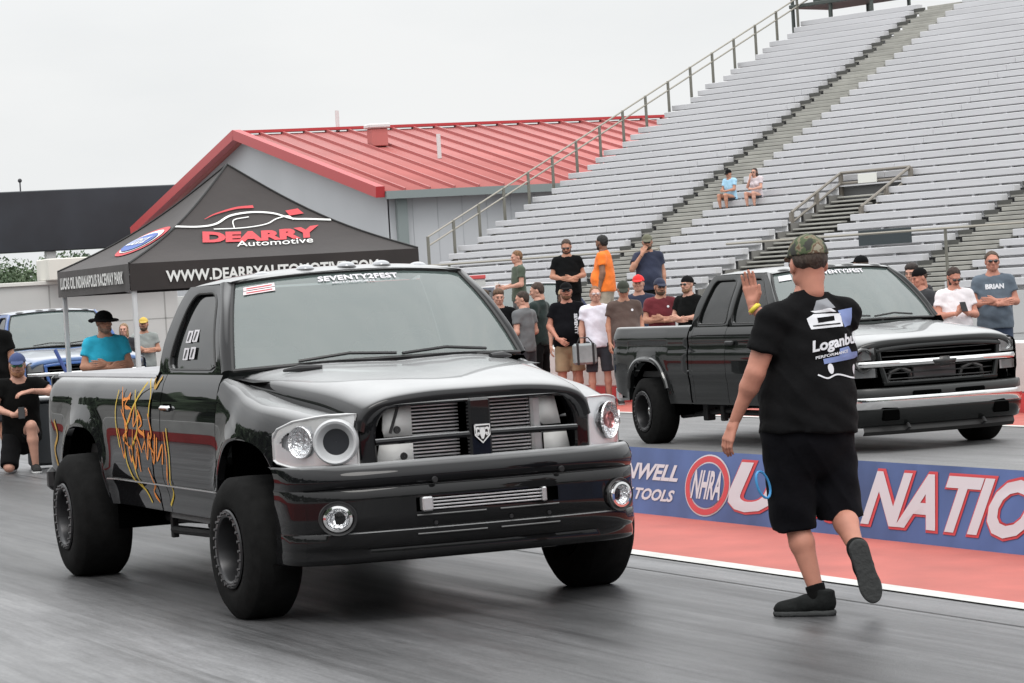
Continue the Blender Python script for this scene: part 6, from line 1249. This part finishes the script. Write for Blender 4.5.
MB().bbox(-.24, .24, -.22, .22, .04, .76, .03).build('bin_body', mat('bin_grey', (.035, .040, .045), .5), bn); MB().bbox(-.26, .26, -.24, .24, .76, .80, .015).build('lid', mat('bin_grey'), bn)
for q in (-1, 1): MB().lathe([(-.02, .06), (.02, .06)], (q * .2, .2, .06), 'x', 20).build('wheel', trimk, bn)
st_ = MB().tube([(8.06, 34.4, 1.34), (8.12, 34.3, 1.15), (8.22, 34.1, .82), (8.28, 34.0, .1)], .022, 6).build('tow_strap', mat('strap_blue', (.03, .06, .22), .7)); tag(st_, 'blue strap hanging beside the dark bin', 'strap')
rb_ = empty('duffel_bag', (8.85, 35.2, .72), .3, 'red and white bag lying on a crate behind the black pickup tail', 'bag')
MB().ball((0, 0, .16), (.42, .25, .17), 20, 12).build('bag_body', mat('bag_red', (.50, .05, .05), .6, noise=(4, .3), bump=(8, .6)), rb_); MB().ball((-.25, -.1, .12), (.20, .22, .13), 16, 10).build('side_pocket', mat('bag_white', (.6, .58, .58), .6), rb_)
cr_ = empty('crate', (8.85, 35.2, 0), .3, 'black equipment crate under the red and white bag', 'crate')
MB().bbox(-.5, .5, -.35, .35, 0, .70, .03).build('crate_body', mat('crate_black', (.02, .02, .022), .5), cr_); MB().bbox(-.52, .52, -.37, .37, .66, .718, .01).build('rim', trimk, cr_)
tag(MB().bbox(18.55, 21.6, 43.6, 48.2, 0, .75, .03).build('raised_walkway', mat('walkway_concrete', (.36, .36, .35), .8, noise=(2, .12))), kind='structure')
# ---------------------------------------------------------------- parked trucks, copied from the far lane pickup
def copy_tree(o, parent, swap, skip):
    c = o.copy(); COL.objects.link(c); c.parent = parent
    for k in ('label', 'category', 'group'):
        if k in c and parent is not None: del c[k]
    if o.type == 'MESH':
        for i, sl in enumerate(c.material_slots):
            if sl.material and sl.material.name in swap: nm_ = sl.material.name; sl.link = 'OBJECT'; sl.material = swap[nm_]
    for ch in list(o.children):
        if ch.name.split('.')[0] in skip: continue
        copy_tree(ch, c, swap, skip)
    return c
SK = ('windscreen_lettering', 'windscreen_sticker', 'traction_bar', 'cooler_pipe', 'intercooler', 'intake_ring', 'emblem')
bt_ = copy_tree(R2, None, {'paint_charcoal': car_paint('paint_blue', (.05, .11, .30), .3), 'paint_charcoal_sky_dust': car_paint('paint_blue_top', (.10, .17, .34), .3, sheen=.2)}, SK)
bt_.location = (11.25, 46.7, 0); bt_.scale = (1.05, 1.05, 1.05); tag(bt_, 'bright blue pickup with roof marker lamps parked behind the tent', 'pickup truck')
dt = copy_tree(R2, None, {'paint_charcoal': car_paint('paint_navy', (.012, .018, .05), .3), 'paint_charcoal_sky_dust': car_paint('paint_navy_top', (.02, .03, .08), .3, sheen=.2)}, SK + ('roof_marker_lamp',))
dt.location = (20.7, 49.6, 0); dt.scale = (1.04, 1.04, 1.04); tag(dt, 'dark navy pickup parked behind the huddle of onlookers', 'pickup truck')
# ---------------------------------------------------------------- haze over the far distance
